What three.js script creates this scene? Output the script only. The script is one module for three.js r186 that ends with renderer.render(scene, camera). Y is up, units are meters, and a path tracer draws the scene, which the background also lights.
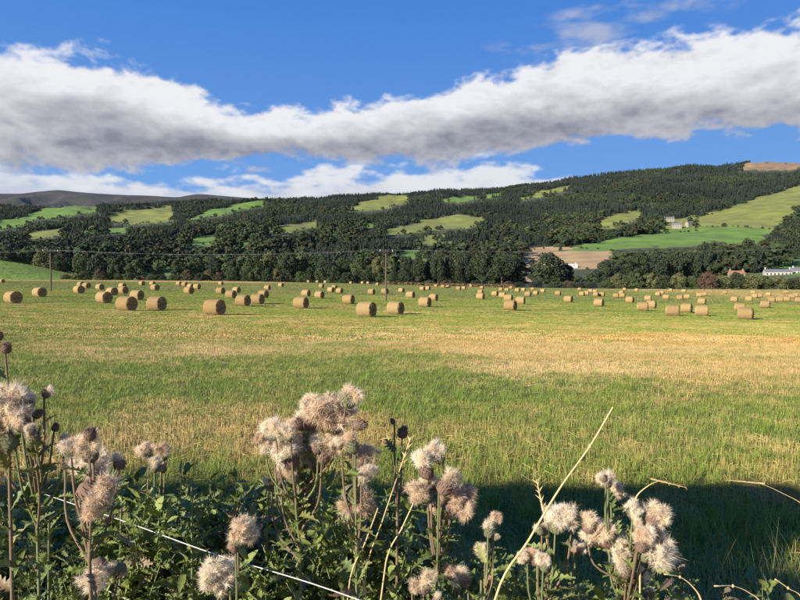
import * as THREE from 'three';
import { mergeGeometries } from 'three/addons/utils/BufferGeometryUtils.js';
import { createNoise2D, createNoise3D } from 'simplex-noise';

// ---------------------------------------------------------------- camera, sky, sun, exposure
const EYE = 1.65, F = 615, HOR = 285;                 // eye height; focal length and horizon row of the 800 x 600 photograph
const PITCH = Math.atan((300 - HOR) / F);
const scene = new THREE.Scene();
const camera = new THREE.PerspectiveCamera(2 * Math.atan(300 / F) * 180 / Math.PI, 4 / 3, 0.05, 20000);
camera.position.set(0, EYE, 0);
camera.rotation.set(-PITCH, 0, 0);
const renderer = new THREE.WebGLRenderer({ antialias: true });
renderer.toneMapping = THREE.LinearToneMapping;
renderer.toneMappingExposure = 2.05;
renderer.shadowMap.enabled = true;

const SUN_AZ = 47 * Math.PI / 180, SUN_EL = 20 * Math.PI / 180;   // behind the camera, to its left, low
const sunDir = new THREE.Vector3(-Math.sin(SUN_AZ) * Math.cos(SUN_EL), Math.sin(SUN_EL), Math.cos(SUN_AZ) * Math.cos(SUN_EL));
const sun = new THREE.DirectionalLight(new THREE.Color().setRGB(1.0, 0.90, 0.745), 5.0);
sun.name = 'sun';
sun.position.copy(sunDir).multiplyScalar(400);
sun.castShadow = true;
sun.shadow.mapSize.set(4096, 4096);
Object.assign(sun.shadow.camera, { left: -200, right: 200, top: 200, bottom: -200, near: 1, far: 1200 });
scene.add(sun, sun.target);
scene.fog = new THREE.FogExp2(new THREE.Color().setRGB(0.45, 0.66, 1.0), 0.000006);

function rngOf(seed) { let a = seed >>> 0; return () => { a = (a + 0x6D2B79F5) | 0; let t = Math.imul(a ^ (a >>> 15), 1 | a); t = (t + Math.imul(t ^ (t >>> 7), 61 | t)) ^ t; return ((t ^ (t >>> 14)) >>> 0) / 4294967296; }; }
const n2 = createNoise2D(rngOf(11)), n3 = createNoise3D(rngOf(23));
const clamp = (x, a = 0, b = 1) => Math.min(b, Math.max(a, x));
const lerp = (a, b, t) => a + (b - a) * t;
const smooth = (a, b, x) => { const t = clamp((x - a) / (b - a)); return t * t * (3 - 2 * t); };
const fbm2 = (x, y, o = 4) => { let s = 0, a = 0.5; for (let i = 0; i < o; i++) { s += a * n2(x, y); x *= 2.03; y *= 2.03; a *= 0.5; } return s; };
const fbm3 = (x, y, z, o) => { let s = 0, a = 0.5; for (let i = 0; i < o; i++) { s += a * n3(x, y, z); x = x * 2.07 + 3.1; y = y * 2.07 - 1.7; z = z * 2.07 + 0.9; a *= 0.52; } return s; };
function table(xs, ys, x) {                              // monotone-ish cubic through points
  if (x <= xs[0]) return ys[0];
  const n = xs.length; if (x >= xs[n - 1]) return ys[n - 1];
  let i = 0; while (x > xs[i + 1]) i++;
  const h = xs[i + 1] - xs[i], t = (x - xs[i]) / h, d = (ys[i + 1] - ys[i]) / h;
  const slope = (k) => { if (k <= 0 || k >= n - 1) return d; const a = (ys[k] - ys[k - 1]) / (xs[k] - xs[k - 1]), b = (ys[k + 1] - ys[k]) / (xs[k + 1] - xs[k]); return a * b <= 0 ? 0 : 2 * a * b / (a + b); };
  const m0 = slope(i), m1 = slope(i + 1), t2 = t * t, t3 = t2 * t;
  return (2 * t3 - 3 * t2 + 1) * ys[i] + (t3 - 2 * t2 + t) * h * m0 + (-2 * t3 + 3 * t2) * ys[i + 1] + (t3 - t2) * h * m1;
}

{ // the sky: blue air, one long bank of stratocumulus lying all round, small cumulus near the horizon, a few high wisps
  const W = 4096, H = 2048, data = new Float32Array(W * H * 4);
  const topX = [-180, -120, -75, -48, -33, -28, -24, -19, -11, -8, 0, 5, 9, 14, 18, 26, 33, 48, 80, 130, 180];
  const topY = [15, 19, 15, 17, 17.6, 18.6, 18.0, 16.6, 15.6, 15.8, 16.9, 17.8, 18.6, 19.6, 19.8, 19.5, 19.3, 20, 17, 20, 15];
  const botX = [-180, -120, -60, -33, -20, -10, 0, 14, 18, 26, 33, 60, 120, 180];
  const botY = [9.0, 8.2, 8.8, 8.9, 10.0, 11.0, 11.1, 12.0, 12.4, 12.1, 11.6, 10.5, 9.5, 9.0];
  for (let r = 0; r < H; r++) {
    const el = ((r + 0.5) / H - 0.5) * Math.PI, eld = el * 180 / Math.PI;
    for (let c = 0; c < W; c++) {
      const i = (r * W + c) * 4;
      data[i + 3] = 1;
      if (eld < -0.3) { data[i] = 0.1; data[i + 1] = 0.11; data[i + 2] = 0.08; continue; }
      const th = ((c + 0.5) / W - 0.5) * 2 * Math.PI, x = Math.cos(el) * Math.cos(th), y = Math.sin(el), z = Math.cos(el) * Math.sin(th);
      const az = Math.atan2(x, -z) * 180 / Math.PI;
      // air
      const k = Math.pow(clamp(eld / 36), 0.52);
      let R = lerp(0.31, 0.008, k), G = lerp(0.58, 0.150, k), B = lerp(0.93, 0.62, k);
      if (eld > 36) { const q = smooth(36, 90, eld); R = lerp(R, 0.02, q); G = lerp(G, 0.12, q); B = lerp(B, 0.5, q); }
      if (eld < 62) {
        const wx = fbm3(x * 5 + 7, y * 11, z * 5, 3), wy = fbm3(x * 5 - 5, y * 11 + 9, z * 5, 3);
        const px = x + wx * 0.010, py = y + wy * 0.007, pz = z - wx * 0.010;
        // long bank
        const top = table(topX, topY, az) + 0.7 * wx, bot = table(botX, botY, az) + 0.5 * wy;
        let cov = 0, lit = 0;
        if (eld > bot - 4 && eld < top + 6) {
          const f = fbm3(px * 7, py * 17, pz * 7, 6), fine = fbm3(px * 26, py * 50, pz * 26, 4);
          const billow = 0.5 - Math.abs(fbm3(px * 8 + 2, py * 17 + 5, pz * 8, 5)) * 1.6;
          const knobs = 0.5 - Math.abs(fbm3(px * 21 + 9, py * 40, pz * 21 + 5, 4)) * 1.8;
          const edge = Math.min((top + 0.1 - eld) * 0.62, (eld - bot - 0.1) * 0.7) + f * 0.85 + billow * 0.6 + (knobs - 0.2) * 0.34 + fine * 0.07;
          cov = smooth(-0.2, 0.6, edge);
          const up = clamp((eld - bot) / (top - bot), -0.2, 1.2);                 // shade of the cloud's own underside
          const body = fbm3(px * 2.6 + 31, py * 9 + 4, pz * 2.6, 4);
          lit = clamp(0.06 + 1.0 * smooth(0.10, 0.86, up + body * 0.30 + f * 0.10) + 0.24 * (billow - 0.2) + 0.12 * (knobs - 0.2) + fine * 0.03 + 0.40 * (1 - smooth(-0.1, 0.3, up)), 0, 1.05);
        }
        if (cov > 0) {
          const r1 = lerp(0.25, 0.84, lit), g1 = lerp(0.255, 0.845, lit), b1 = lerp(0.315, 0.875, lit);
          R = lerp(R, r1, cov); G = lerp(G, g1, cov); B = lerp(B, b1, cov);
        }
        // bright cumulus low over the hills
        if (eld < 14) {
          const f = fbm3(px * 11 + 50, py * 30, pz * 11 + 3, 5), big = n3(x * 2.6 + 9, 0, z * 2.6 + 4);
          const cumTop = table([-180, -90, -33, -22, -8, 0, 5, 10, 14, 18, 33, 90, 180], [9, 8, 9.5, 9.4, 10.3, 10.7, 10.9, 10.9, 9.8, 7.5, 7.6, 9, 9], az);
          const cum = smooth(-0.1, 0.8, (cumTop + 0.5 * big - eld) * 0.7 + f * 1.5);
          const u = smooth(6.5, 10.0, eld + f * 3);
          const q = cum * (1 - cov * 0.9) * 0.93;
          R = lerp(R, lerp(0.58, 0.82, u), q); G = lerp(G, lerp(0.62, 0.83, u), q); B = lerp(B, lerp(0.70, 0.85, u), q);
        }
        // ragged scraps above the bank
        const s = fbm3(px * 7 + 80, py * 22 + 6, pz * 7, 5), reg = n3(x * 2.1 + 3.4, y * 3, z * 2.1 + 1.0);
        const here = Math.exp(-(((az - 19) / 9) ** 2) - (((eld - 21.6 - (az - 19) * 0.1) / 1.9) ** 2));
        const wisp = clamp(smooth(0.16, 0.9, s * 0.9 + here * 0.95 - 0.22) * 0.75 * smooth(0.05, 0.5, here) + smooth(0.35, 0.9, s + reg * 0.5 - 0.25) * 0.4 * smooth(40, 50, Math.abs(az)));
        const ww = wisp * (1 - cov);
        R = lerp(R, 0.50, ww); G = lerp(G, 0.53, ww); B = lerp(B, 0.64, ww);
      }
      data[i] = R / 2.05; data[i + 1] = G / 2.05; data[i + 2] = B / 2.05;                // radiance at this exposure
    }
  }
  const sky = new THREE.DataTexture(data, W, H, THREE.RGBAFormat, THREE.FloatType);
  sky.mapping = THREE.EquirectangularReflectionMapping;
  sky.magFilter = sky.minFilter = THREE.LinearFilter;
  sky.needsUpdate = true;
  scene.background = sky;
  scene.environment = sky;
}

// ---------------------------------------------------------------- helpers
const V = (x, y, z) => new THREE.Vector3(x, y, z);
const cp = Math.cos(PITCH), sp = Math.sin(PITCH);
function at(px, py, D) {                                 // a pixel of the photograph at depth D, as a point in the world
  const u = (px - 400) / F, w = (300 - py) / F, y = w * cp - sp, z = cp + w * sp;
  return V(u * D / z, EYE + y * D / z, -D);
}
const names = new Map();
function numbered(name) { const n = names.get(name) ?? 0; names.set(name, n + 1); return n ? `${name}_${String(n).padStart(3, '0')}` : name; }
function sh(o) { o.castShadow = true; o.receiveShadow = true; return o; }
function mesh(name, geo, mat, parent) { const m = sh(new THREE.Mesh(geo, mat)); m.name = name; parent.add(m); return m; }
function thing(name, label, category, group, pos) { const g = new THREE.Group(); g.name = numbered(name); g.userData = { label, category }; if (group) g.userData.group = group; if (pos) g.position.copy(pos); scene.add(g); return g; }
function setting(name, geo, mat) { const m = sh(new THREE.Mesh(geo, mat)); m.name = name; m.userData.kind = 'structure'; scene.add(m); return m; }
function stuff(name, label, category, geo, mat, list) {   // list of [Matrix4, Color]
  const im = sh(new THREE.InstancedMesh(geo, mat, list.length));
  im.name = numbered(name); im.userData = { kind: 'stuff', label, category };
  list.forEach(([m, c], i) => { im.setMatrixAt(i, m); if (c) im.setColorAt(i, c); });
  scene.add(im); return im;
}
const rgb = (r, g, b) => new THREE.Color().setRGB(r, g, b);
const std = (o) => new THREE.MeshStandardMaterial({ roughness: 0.95, side: THREE.DoubleSide, ...o });
function geoOf(pos, idx, col, uv) {
  const g = new THREE.BufferGeometry();
  g.setAttribute('position', new THREE.Float32BufferAttribute(pos, 3));
  if (col) g.setAttribute('color', new THREE.Float32BufferAttribute(col, 3));
  if (uv) g.setAttribute('uv', new THREE.Float32BufferAttribute(uv, 2));
  if (idx) g.setIndex(idx);
  g.computeVertexNormals(); return g;
}
function tube(pts, r0, r1, sides = 6, segs = 10) {
  const curve = new THREE.CatmullRomCurve3(pts), fr = curve.computeFrenetFrames(segs), pos = [], idx = [];
  for (let i = 0; i <= segs; i++) {
    const p = curve.getPoint(i / segs), r = lerp(r0, r1, i / segs);
    for (let k = 0; k < sides; k++) { const a = k / sides * Math.PI * 2, q = p.clone().addScaledVector(fr.normals[i], Math.cos(a) * r).addScaledVector(fr.binormals[i], Math.sin(a) * r); pos.push(q.x, q.y, q.z); }
  }
  for (let i = 0; i < segs; i++) for (let k = 0; k < sides; k++) { const a = i * sides + k, b = i * sides + (k + 1) % sides; idx.push(a, a + sides, b, b, a + sides, b + sides); }
  const c = pos.length / 3, e = curve.getPoint(1); pos.push(e.x, e.y, e.z);
  for (let k = 0; k < sides; k++) idx.push(segs * sides + k, c, segs * sides + (k + 1) % sides);
  return geoOf(pos, idx);
}
function noiseTexture(size, fn, repeat) {
  const d = new Uint8Array(size * size * 4);
  for (let y = 0; y < size; y++) for (let x = 0; x < size; x++) { const [r, g, b] = fn(x, y), i = (y * size + x) * 4; d[i] = clamp(r) * 255; d[i + 1] = clamp(g) * 255; d[i + 2] = clamp(b) * 255; d[i + 3] = 255; }
  const t = new THREE.DataTexture(d, size, size); t.wrapS = t.wrapT = THREE.RepeatWrapping; t.magFilter = THREE.LinearFilter; t.minFilter = THREE.LinearMipmapLinearFilter; t.generateMipmaps = true; t.colorSpace = THREE.SRGBColorSpace; if (repeat) t.repeat.set(...repeat); t.needsUpdate = true; return t;
}
const ordinal = (n) => ['first', 'second', 'third', 'fourth', 'fifth', 'sixth', 'seventh', 'eighth', 'ninth', 'tenth', 'eleventh', 'twelfth', 'thirteenth', 'fourteenth', 'fifteenth', 'sixteenth', 'seventeenth', 'eighteenth', 'nineteenth', 'twentieth'][n] ?? `${n + 1}th`;

// ---------------------------------------------------------------- land
const FIELD_END = 290;
const fieldMid = (D) => table([-40, 0, 6, 20, 55, 100, 150, 200, 250, 300], [0.2, 0, 0, -0.3, -0.95, -0.7, -0.15, 0.5, 1.2, 1.9], D);
const fieldH = (x, D) => fieldMid(D) - 0.026 * 90 * Math.tanh(x / 90) * smooth(5, 50, D) + 0.05 * n2(x * 0.08, D * 0.08) * smooth(3, 20, D);
const colPx = [-400, 0, 100, 200, 300, 400, 500, 600, 700, 800, 1150];
const rowD = [FIELD_END, 330, 400, 500, 600, 800, 1100, 1500, 2000, 2500, 3100, 3600];
const rowY = [null,
  [255, 269, 279, 282, 283, 284, 285, 287, 289, 290, 291],
  [248, 261, 278, 282, 283, 284, 285, 286, 284, 278, 270],
  [258, 270, 279, 281, 282, 283, 284, 283, 276, 268, 262],
  [262, 268, 273, 274, 275, 275, 276, 275, 269, 262, 256],
  [254, 257, 257, 258, 258, 257, 258, 255, 252, 250, 245],
  [243, 243, 242, 240, 238, 240, 240, 238, 234, 222, 213],
  [232, 230, 228, 225, 222, 222, 220, 215, 208, 196, 188],
  [222, 217, 217, 213, 207, 207, 203, 194, 182, 178, 172],
  [212, 209, 208, 204, 202, 196, 191, 179, 169, 166, 162],
  [222, 215, 213, 210, 206, 200, 196, 184, 174, 164, 158],
  [245, 240, 238, 236, 232, 228, 226, 215, 205, 195, 190]];
function hillY(px, D) {
  const ys = rowD.map((d, i) => i ? table(colPx, rowY[i], px) : HOR - (fieldH((px - 400) / F * d, d) - EYE) * F / d);
  return table(rowD.map(Math.log), ys, Math.log(D));
}
function groundH(x, D) {
  if (D <= FIELD_END) return fieldH(x, D);
  const px = 400 + x / D * F;
  const bump = D * 0.010 * fbm2(x * 0.0026 + 5, D * 0.0022, 4) * smooth(500, 1100, D);
  return EYE + (HOR - hillY(px, D)) * D / F + bump;
}
function depthOf(px, y, from = 420, to = 2900) {         // where the line of sight through a pixel meets the hillside
  for (let D = from; D < to; D *= 1.01) if (HOR - (groundH((px - 400) / F * D, D) - EYE) * F / D <= y) return D;
  return to;
}
// pastures and stubble on the far slopes: outlines on the land, [kind, [x, z] ...]
const pasture = [
  ['olive', [[686, 226], [690, 219], [720, 211], [754, 199], [775, 193], [860, 181], [860, 192], [800, 206], [790, 216], [774, 230], [730, 227]]],
  ['green', [[686, 226], [730, 227], [774, 230], [768, 238], [752, 245], [735, 248], [712, 240]]],
  ['green', [[560, 251], [600, 241], [640, 235], [668, 230], [682, 231], [678, 240], [668, 246], [640, 248], [600, 251]]],
  ['stubble', [[512, 252], [560, 247], [608, 250], [620, 257], [604, 269], [560, 271], [522, 265]]],
  ['olive', [[588, 226], [610, 217], [642, 211], [642, 218], [620, 226], [600, 229]]],
  ['olive', [[380, 236], [392, 228], [420, 221], [450, 216], [480, 217], [494, 222], [470, 228], [440, 230], [410, 235]]],
  ['olive', [[330, 209], [362, 203], [398, 196], [402, 202], [370, 209]]],
  ['green', [[180, 221], [205, 211], [240, 204], [268, 201], [264, 207], [235, 213], [200, 222]]],
  ['green', [[-60, 234], [0, 223], [25, 217], [40, 211], [60, 208], [100, 206], [98, 213], [60, 219], [30, 224], [0, 231]]],
  ['olive', [[104, 219], [128, 211], [172, 207], [176, 213], [170, 223], [130, 226]]], ['olive', [[20, 236], [60, 229], [72, 231], [40, 238]]], ['green', [[216, 247], [246, 242], [248, 246], [220, 250]]], ['green', [[352, 226], [376, 222], [374, 226], [355, 229]]],
  ['green', [[78, 231], [126, 227], [126, 232], [85, 234]]],
  ['green', [[126, 247], [168, 240], [170, 244], [130, 249]]],
  ['green', [[656, 233], [700, 226], [716, 240], [690, 247], [660, 248]]],
  ['olive', [[658, 221], [696, 217], [696, 232], [662, 234]]], ['olive', [[424, 236], [438, 235], [440, 240], [424, 241]]], ['olive', [[64, 242], [77, 241], [78, 245], [63, 246]]],
  ['green', [[190, 239], [218, 232], [214, 241], [195, 245]]],
  ['olive', [[262, 231], [312, 221], [315, 226], [275, 234]]],
  ['olive', [[300, 238], [324, 232], [322, 239]]],
  ['moor', [[728, 170], [760, 163], [800, 158], [900, 152], [900, 166], [800, 169], [770, 172]]],
  ['green', [[764, 263], [830, 252], [830, 277], [775, 275]]],
  ['stubble', [[520, 260], [533, 260], [532, 281], [523, 281]]],
  ['green', [[146, 262], [176, 259], [176, 268], [150, 270]]], ['green', [[272, 263], [292, 262], [290, 272], [274, 272]]],
  ['green', [[398, 250], [420, 247], [422, 256], [402, 258]]], ['green', [[440, 201], [470, 196], [500, 193], [495, 196], [460, 202]]], ['olive', [[512, 198], [545, 191], [566, 187], [562, 191], [530, 198]]],
].map(([kind, poly0]) => {
  const ys = poly0.map((p) => p[1]), cx = poly0.reduce((a, p) => a + p[0], 0) / poly0.length, cy = poly0.reduce((a, p) => a + p[1], 0) / poly0.length, small = Math.max(...ys) - Math.min(...ys) < 14 ? 1 : 0;
  const poly = poly0.map(([px, y]) => [cx + (px - cx) * (1 + 0.25 * small), cy + (y - cy) * (1 + 0.3 * small) + small]);
  const pts = poly.map(([px, y]) => { const D = depthOf(px, y); return [(px - 400) / F * D, D]; });
  return { kind, pts, x0: Math.min(...pts.map((p) => p[0])), x1: Math.max(...pts.map((p) => p[0])), d0: Math.min(...pts.map((p) => p[1])), d1: Math.max(...pts.map((p) => p[1])) };
});
function pastureAt(x0, D0) {
  const x = x0 + 14 * n2(x0 * 0.012, D0 * 0.012) + 5 * n2(x0 * 0.05, D0 * 0.05), D = D0 + 18 * n2(x0 * 0.012 + 60, D0 * 0.012);
  for (const f of pasture) {
    if (x < f.x0 || x > f.x1 || D < f.d0 || D > f.d1) continue;
    let inside = false;
    for (let i = 0, j = f.pts.length - 1; i < f.pts.length; j = i++) { const [xi, di] = f.pts[i], [xj, dj] = f.pts[j]; if ((di > D) !== (dj > D) && x < (xj - xi) * (D - di) / (dj - di) + xi) inside = !inside; }
    if (inside) return f.kind;
  }
  return null;
}
// small meadows between the trees of the valley floor
const clearing = (x, D) => D > 480 && D < 1050 && x / D < 0.15 && n2(x * 0.009 + 40, D * 0.006) + 0.4 * n2(x * 0.03, D * 0.02) > 0.22;
const PCOL = { olive: [0.185, 0.21, 0.034], green: [0.115, 0.21, 0.020], stubble: [0.40, 0.27, 0.12], moor: [0.25, 0.16, 0.08] };

// how grown-over the stubble is: 0 straw, 1 grass; second value: how orange the straw
function cover(x, D) {
  const wx = x + 1.8 * n2(x * 0.25, D * 0.25) + 3 * n2(x * 0.05 + 9, D * 0.05), wd = D + 0.9 * n2(x * 0.3 + 4, D * 0.3) + 0.5 * n2(x * 0.9 + 14, D * 0.9) + 0.1 * D * n2(x * 0.05, D * 0.07 + 3);
  const streak = 0.5 + 0.5 * n2(x * 0.012 + 2, wd * 0.16), streak2 = 0.5 + 0.5 * n2(x * 0.03 + 7, wd * 0.55 + 1);
  const far = 0.52 + 0.42 * (streak - 0.35) + 0.18 * (streak2 - 0.5) + 0.14 * smooth(45, 80, D) - 0.32 * smooth(70, 120, x) * smooth(100, 160, D);
  let near = 0.64;
  near = lerp(near, 0.80, smooth(6.4, 9.0, wd) * (1 - smooth(12, 19, wd)) * (1 - smooth(-1.5, 5.5, wx)));       // green on the near side
  near = lerp(near, 0.74, smooth(5.6, 6.6, wd) * (1 - smooth(7.8, 10.5, wd)) * smooth(-1, 1.5, wx));
  near = lerp(near, 0.17, smooth(7.8, 15, wd + 0.3 * Math.min(4, wx)) * (1 - smooth(22, 36, wd)) * smooth(-3.5, 3.5, wx));
  near = lerp(near, 0.52, smooth(17, 22, wd) * (1 - smooth(-3, -1, wx)));
  near = lerp(near, 0.02, Math.exp(-(((wx + 5.8) / 2.6) ** 2) - (((wd - 17.5) / 2.2) ** 2)));
  near = lerp(near, 0.36, smooth(4.0, 4.8, wd) * (1 - smooth(6.8, 8.4, wd)) * (1 - smooth(-2.2, -0.7, wx)) * smooth(-6.5, -4.2, wx));
  const f = smooth(26, 42, D), row = 0.24 * n2(x * 0.05 + 12, wd * 0.9) + 0.16 * n2(x * 0.12, wd * 2.1 + 5), mottle = row * smooth(8, 14, D) * (1 - smooth(40, 60, D)) + 0.30 * fbm2(x * 0.9, D * 0.9, 3) + 0.22 * fbm2(x * 0.22 + 8, D * 0.3, 3) + 0.12 * n2(x * 3.1, D * 3.1) * (1 - f);
  let g = lerp(near, far, f) + mottle;
  const brown = smooth(225, 255, D) * (1 - smooth(-70, -40, x));                // stubble strip under the green rise
  g = lerp(g, -0.1, brown * 0.9);
  const orange = clamp(0.45 + 0.5 * n2(x * 0.11 + 30, D * 0.3) + 0.3 * smooth(4, 14, x) * smooth(12, 18, D) * (1 - smooth(30, 40, D)) - 0.8 * Math.exp(-(((wx + 5.8) / 2.8) ** 2) - (((wd - 17.5) / 2.6) ** 2)));
  return [clamp(g), orange];
}
function coverColor(x, D, rand, out) {
  const calm = smooth(30, 70, D), [g0, o] = cover(x, D), g = clamp(g0 + (rand - 0.5) * lerp(0.5, 0.3, calm));
  const t = smooth(0.22, 0.78, g);
  const sr = lerp(0.54, 0.44, o), sg = lerp(0.41, 0.265, o), sb = lerp(0.18, 0.075, o);
  const k = lerp(0.8, 0.92, calm) + lerp(0.4, 0.16, calm) * ((rand * 7.13) % 1);
  return out.setRGB(lerp(sr, 0.225, t) * k, lerp(sg, 0.29, t) * k, lerp(sb, 0.024, t) * k);
}

const soil = noiseTexture(512, (x, y) => {
  const s = 2 * Math.PI / 512, a = Math.cos(x * s), b = Math.sin(x * s), c = Math.cos(y * s), d = Math.sin(y * s);
  const v = 0.72 + 0.25 * n3(a * 9 + c * 7, b * 9, d * 9) + 0.22 * n3(a * 30, b * 30 + c * 31, d * 30);
  return [v, v * 0.98, v * 0.94];
});
soil.repeat.set(0.5, 0.5);
{ // the hayfield: one sheet from behind the camera to its far edge
  const pos = [], col = [], uv = [], idx = [], nu = 220, c = new THREE.Color();
  const rows = []; for (let D = -25; D < 2; D += 1.5) rows.push(D); for (let D = 2; D < FIELD_END; D *= 1.025) rows.push(D); rows.push(FIELD_END);
  rows.forEach((D) => { for (let i = 0; i <= nu; i++) {
    const w = 30 + 1.05 * Math.max(0, D), x = (i / nu * 2 - 1) * w;
    pos.push(x, fieldH(x, D), -D); uv.push(x, D); coverColor(x, D, 0.5, c);
    col.push(c.r * 0.75, c.g * 0.7, c.b * 0.8); } });
  for (let r = 0; r < rows.length - 1; r++) for (let i = 0; i < nu; i++) { const a = r * (nu + 1) + i; idx.push(a, a + 1, a + nu + 1, a + 1, a + nu + 2, a + nu + 1); }
  setting('field_ground', geoOf(pos, idx, col, uv), std({ vertexColors: true, map: soil, roughness: 1 }));
}
{ // valley and wooded hills behind the field
  const pos = [], col = [], idx = [], nu = 700, rows = [];
  for (let D = FIELD_END; D < 3600; D *= 1.0095) rows.push(D);
  rows.forEach((D) => { for (let i = 0; i <= nu; i++) {
    const px = lerp(-250, 1050, i / nu), x = (px - 400) / F * D, kind = pastureAt(x, D);
    pos.push(x, groundH(x, D), -D);
    const v = 0.85 + 0.35 * fbm2(x * 0.02, D * 0.02, 4) + 0.12 * n2(x * 0.01, D * 0.02);
    let cc = kind ? PCOL[kind] : [0.045, 0.055, 0.02];
    if (!kind && D < 480 && px < 260) cc = [0.145, 0.25, 0.024];
    if (!kind && D < 490 && px > 600) cc = [0.10, 0.135, 0.03];           // the bright rise beyond the field
    if (!kind && D > 2900 && px > 680) cc = PCOL.moor;
    if (!kind && clearing(x, D)) cc = [0.12, 0.165, 0.03];
    col.push(cc[0] * v, cc[1] * v, cc[2] * v); } });
  for (let r = 0; r < rows.length - 1; r++) for (let i = 0; i < nu; i++) { const a = r * (nu + 1) + i; idx.push(a, a + 1, a + nu + 1, a + 1, a + nu + 2, a + nu + 1); }
  setting('hills', geoOf(pos, idx, col), std({ vertexColors: true, roughness: 1 }));
}
{ // heather mountains far up the valley
  const pos = [], col = [], idx = [], nu = 500, nv = 60;
  const mx = [-900, -300, 0, 20, 40, 60, 75, 100, 130, 150, 178, 190, 200, 220, 260, 300, 360, 500, 900, 1700], my = [200, 197, 194, 194, 192, 190.5, 192, 194, 195.5, 196, 197.5, 195.5, 194.5, 196, 199, 201, 204, 215, 225, 230];
  for (let j = 0; j <= nv; j++) for (let i = 0; i <= nu; i++) {
    const px = lerp(-900, 1700, i / nu), t = j / nv, D = lerp(4600, 8200, t), x = (px - 400) / F * D, u = clamp(t / 0.75);
    const y = t <= 0.75 ? lerp(240, table(mx, my, px), Math.pow(u, 0.8)) : lerp(table(mx, my, px), 260, (t - 0.75) * 4);
    const n = fbm2(x * 0.0014, D * 0.0011, 6) * 1.3;
    pos.push(x, EYE + (HOR - y) * D / F + n * 130 * Math.sin(Math.PI * Math.min(1, u)) ** 0.7, -D);
    const v = 0.8 + 0.7 * fbm2(x * 0.003, D * 0.004 + 8, 5), g = smooth(0.1, 0.4, fbm2(x * 0.0015 + 20, D * 0.002, 4));
    col.push(lerp(0.032, 0.030, g) * v, lerp(0.028, 0.036, g) * v, lerp(0.022, 0.018, g) * v);
  }
  for (let r = 0; r < nv; r++) for (let i = 0; i < nu; i++) { const a = r * (nu + 1) + i; idx.push(a, a + 1, a + nu + 1, a + 1, a + nu + 2, a + nu + 1); }
  setting('mountains', geoOf(pos, idx, col), std({ vertexColors: true, roughness: 1 }));
  const base = new THREE.PlaneGeometry(30000, 30000).rotateX(-Math.PI / 2);
  setting('lowland', base, std({ color: rgb(0.07, 0.08, 0.03) })).position.set(0, -60, 0);
}
console.log('land');

// ---------------------------------------------------------------- trees
function pushQuad(pos, idx, col, p, n, w, h, roll, c) {
  const up = Math.abs(n.y) < 0.9 ? V(0, 1, 0) : V(1, 0, 0), a = V(0, 0, 0).crossVectors(up, n).normalize(), b = V(0, 0, 0).crossVectors(n, a);
  const ca = Math.cos(roll), sa = Math.sin(roll), A = a.clone().multiplyScalar(ca).addScaledVector(b, sa), B = b.clone().multiplyScalar(ca).addScaledVector(a, -sa), k = pos.length / 3;
  for (const [s, t, o] of [[0, -1, 0], [1, 0.1, 0.12], [0, 1, 0], [-1, -0.1, 0.12]]) { pos.push(p.x + A.x * w * s + B.x * h * t + n.x * o * w, p.y + A.y * w * s + B.y * h * t + n.y * o * w, p.z + A.z * w * s + B.z * h * t + n.z * o * w); if (col) col.push(c[0], c[1], c[2]); }
  idx.push(k, k + 1, k + 2, k, k + 2, k + 3);
}
// a broadleaf crown of height 1 and width about 0.9, standing on y = 0.12
function crown(seed, leaves, leaf, lobes, squat = 1) {
  const r = rngOf(seed), pos = [], idx = [], col = [], blobs = [];
  for (let i = 0; i < lobes; i++) {
    const t = (i + 0.5) / lobes, a = i * 2.4 + r(), y = 0.26 + 0.60 * t, spread = 0.34 * Math.sin(Math.PI * Math.pow(clamp(0.16 + 0.76 * t), 0.85)) * (0.65 + 0.6 * r()) * squat;
    blobs.push([V(Math.cos(a) * spread, y + (r() - 0.5) * 0.12, Math.sin(a) * spread), (0.13 + 0.09 * r()) * (1.1 - 0.35 * t), 0.8 + 0.4 * r()]);
  }
  for (let i = 0; i < leaves; i++) {
    const [c, rad, tone] = blobs[Math.floor(r() * lobes)], d = V(r() * 2 - 1, r() * 2 - 1, r() * 2 - 1); if (d.lengthSq() > 1 || d.lengthSq() < 0.01) { i--; continue; } d.normalize();
    const p = c.clone().addScaledVector(V(d.x * 1.1, d.y * 0.85, d.z * 1.1), rad * (0.55 + 0.5 * Math.sqrt(r())));
    const n = d.clone().add(V(r() - 0.5, r() - 0.5, r() - 0.5).multiplyScalar(1.3)).normalize(), k = tone * (0.75 + 0.5 * r());
    pushQuad(pos, idx, col, p, n, leaf * (0.6 + 0.8 * r()), leaf * (0.6 + 0.8 * r()), r() * 6.28, [k, k * (0.95 + 0.1 * r()), k * (0.85 + 0.3 * r())]);
  }
  return geoOf(pos, idx, col);
}
function trunkGeo(seed) {
  const r = rngOf(seed), parts = [tube([V(0, -0.03, 0), V(0.01, 0.15, 0), V((r() - 0.5) * 0.05, 0.45, (r() - 0.5) * 0.05), V((r() - 0.5) * 0.08, 0.75, (r() - 0.5) * 0.08)], 0.03, 0.008, 6, 8)];
  for (let i = 0; i < 6; i++) { const a = i * 2.4 + r(), y = 0.2 + i * 0.07, l = 0.16 + 0.14 * r(); parts.push(tube([V(0, y, 0), V(Math.cos(a) * l * 0.5, y + 0.08, Math.sin(a) * l * 0.5), V(Math.cos(a) * l, y + 0.2, Math.sin(a) * l)], 0.012, 0.004, 4, 5)); }
  return mergeGeometries(parts);
}
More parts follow.
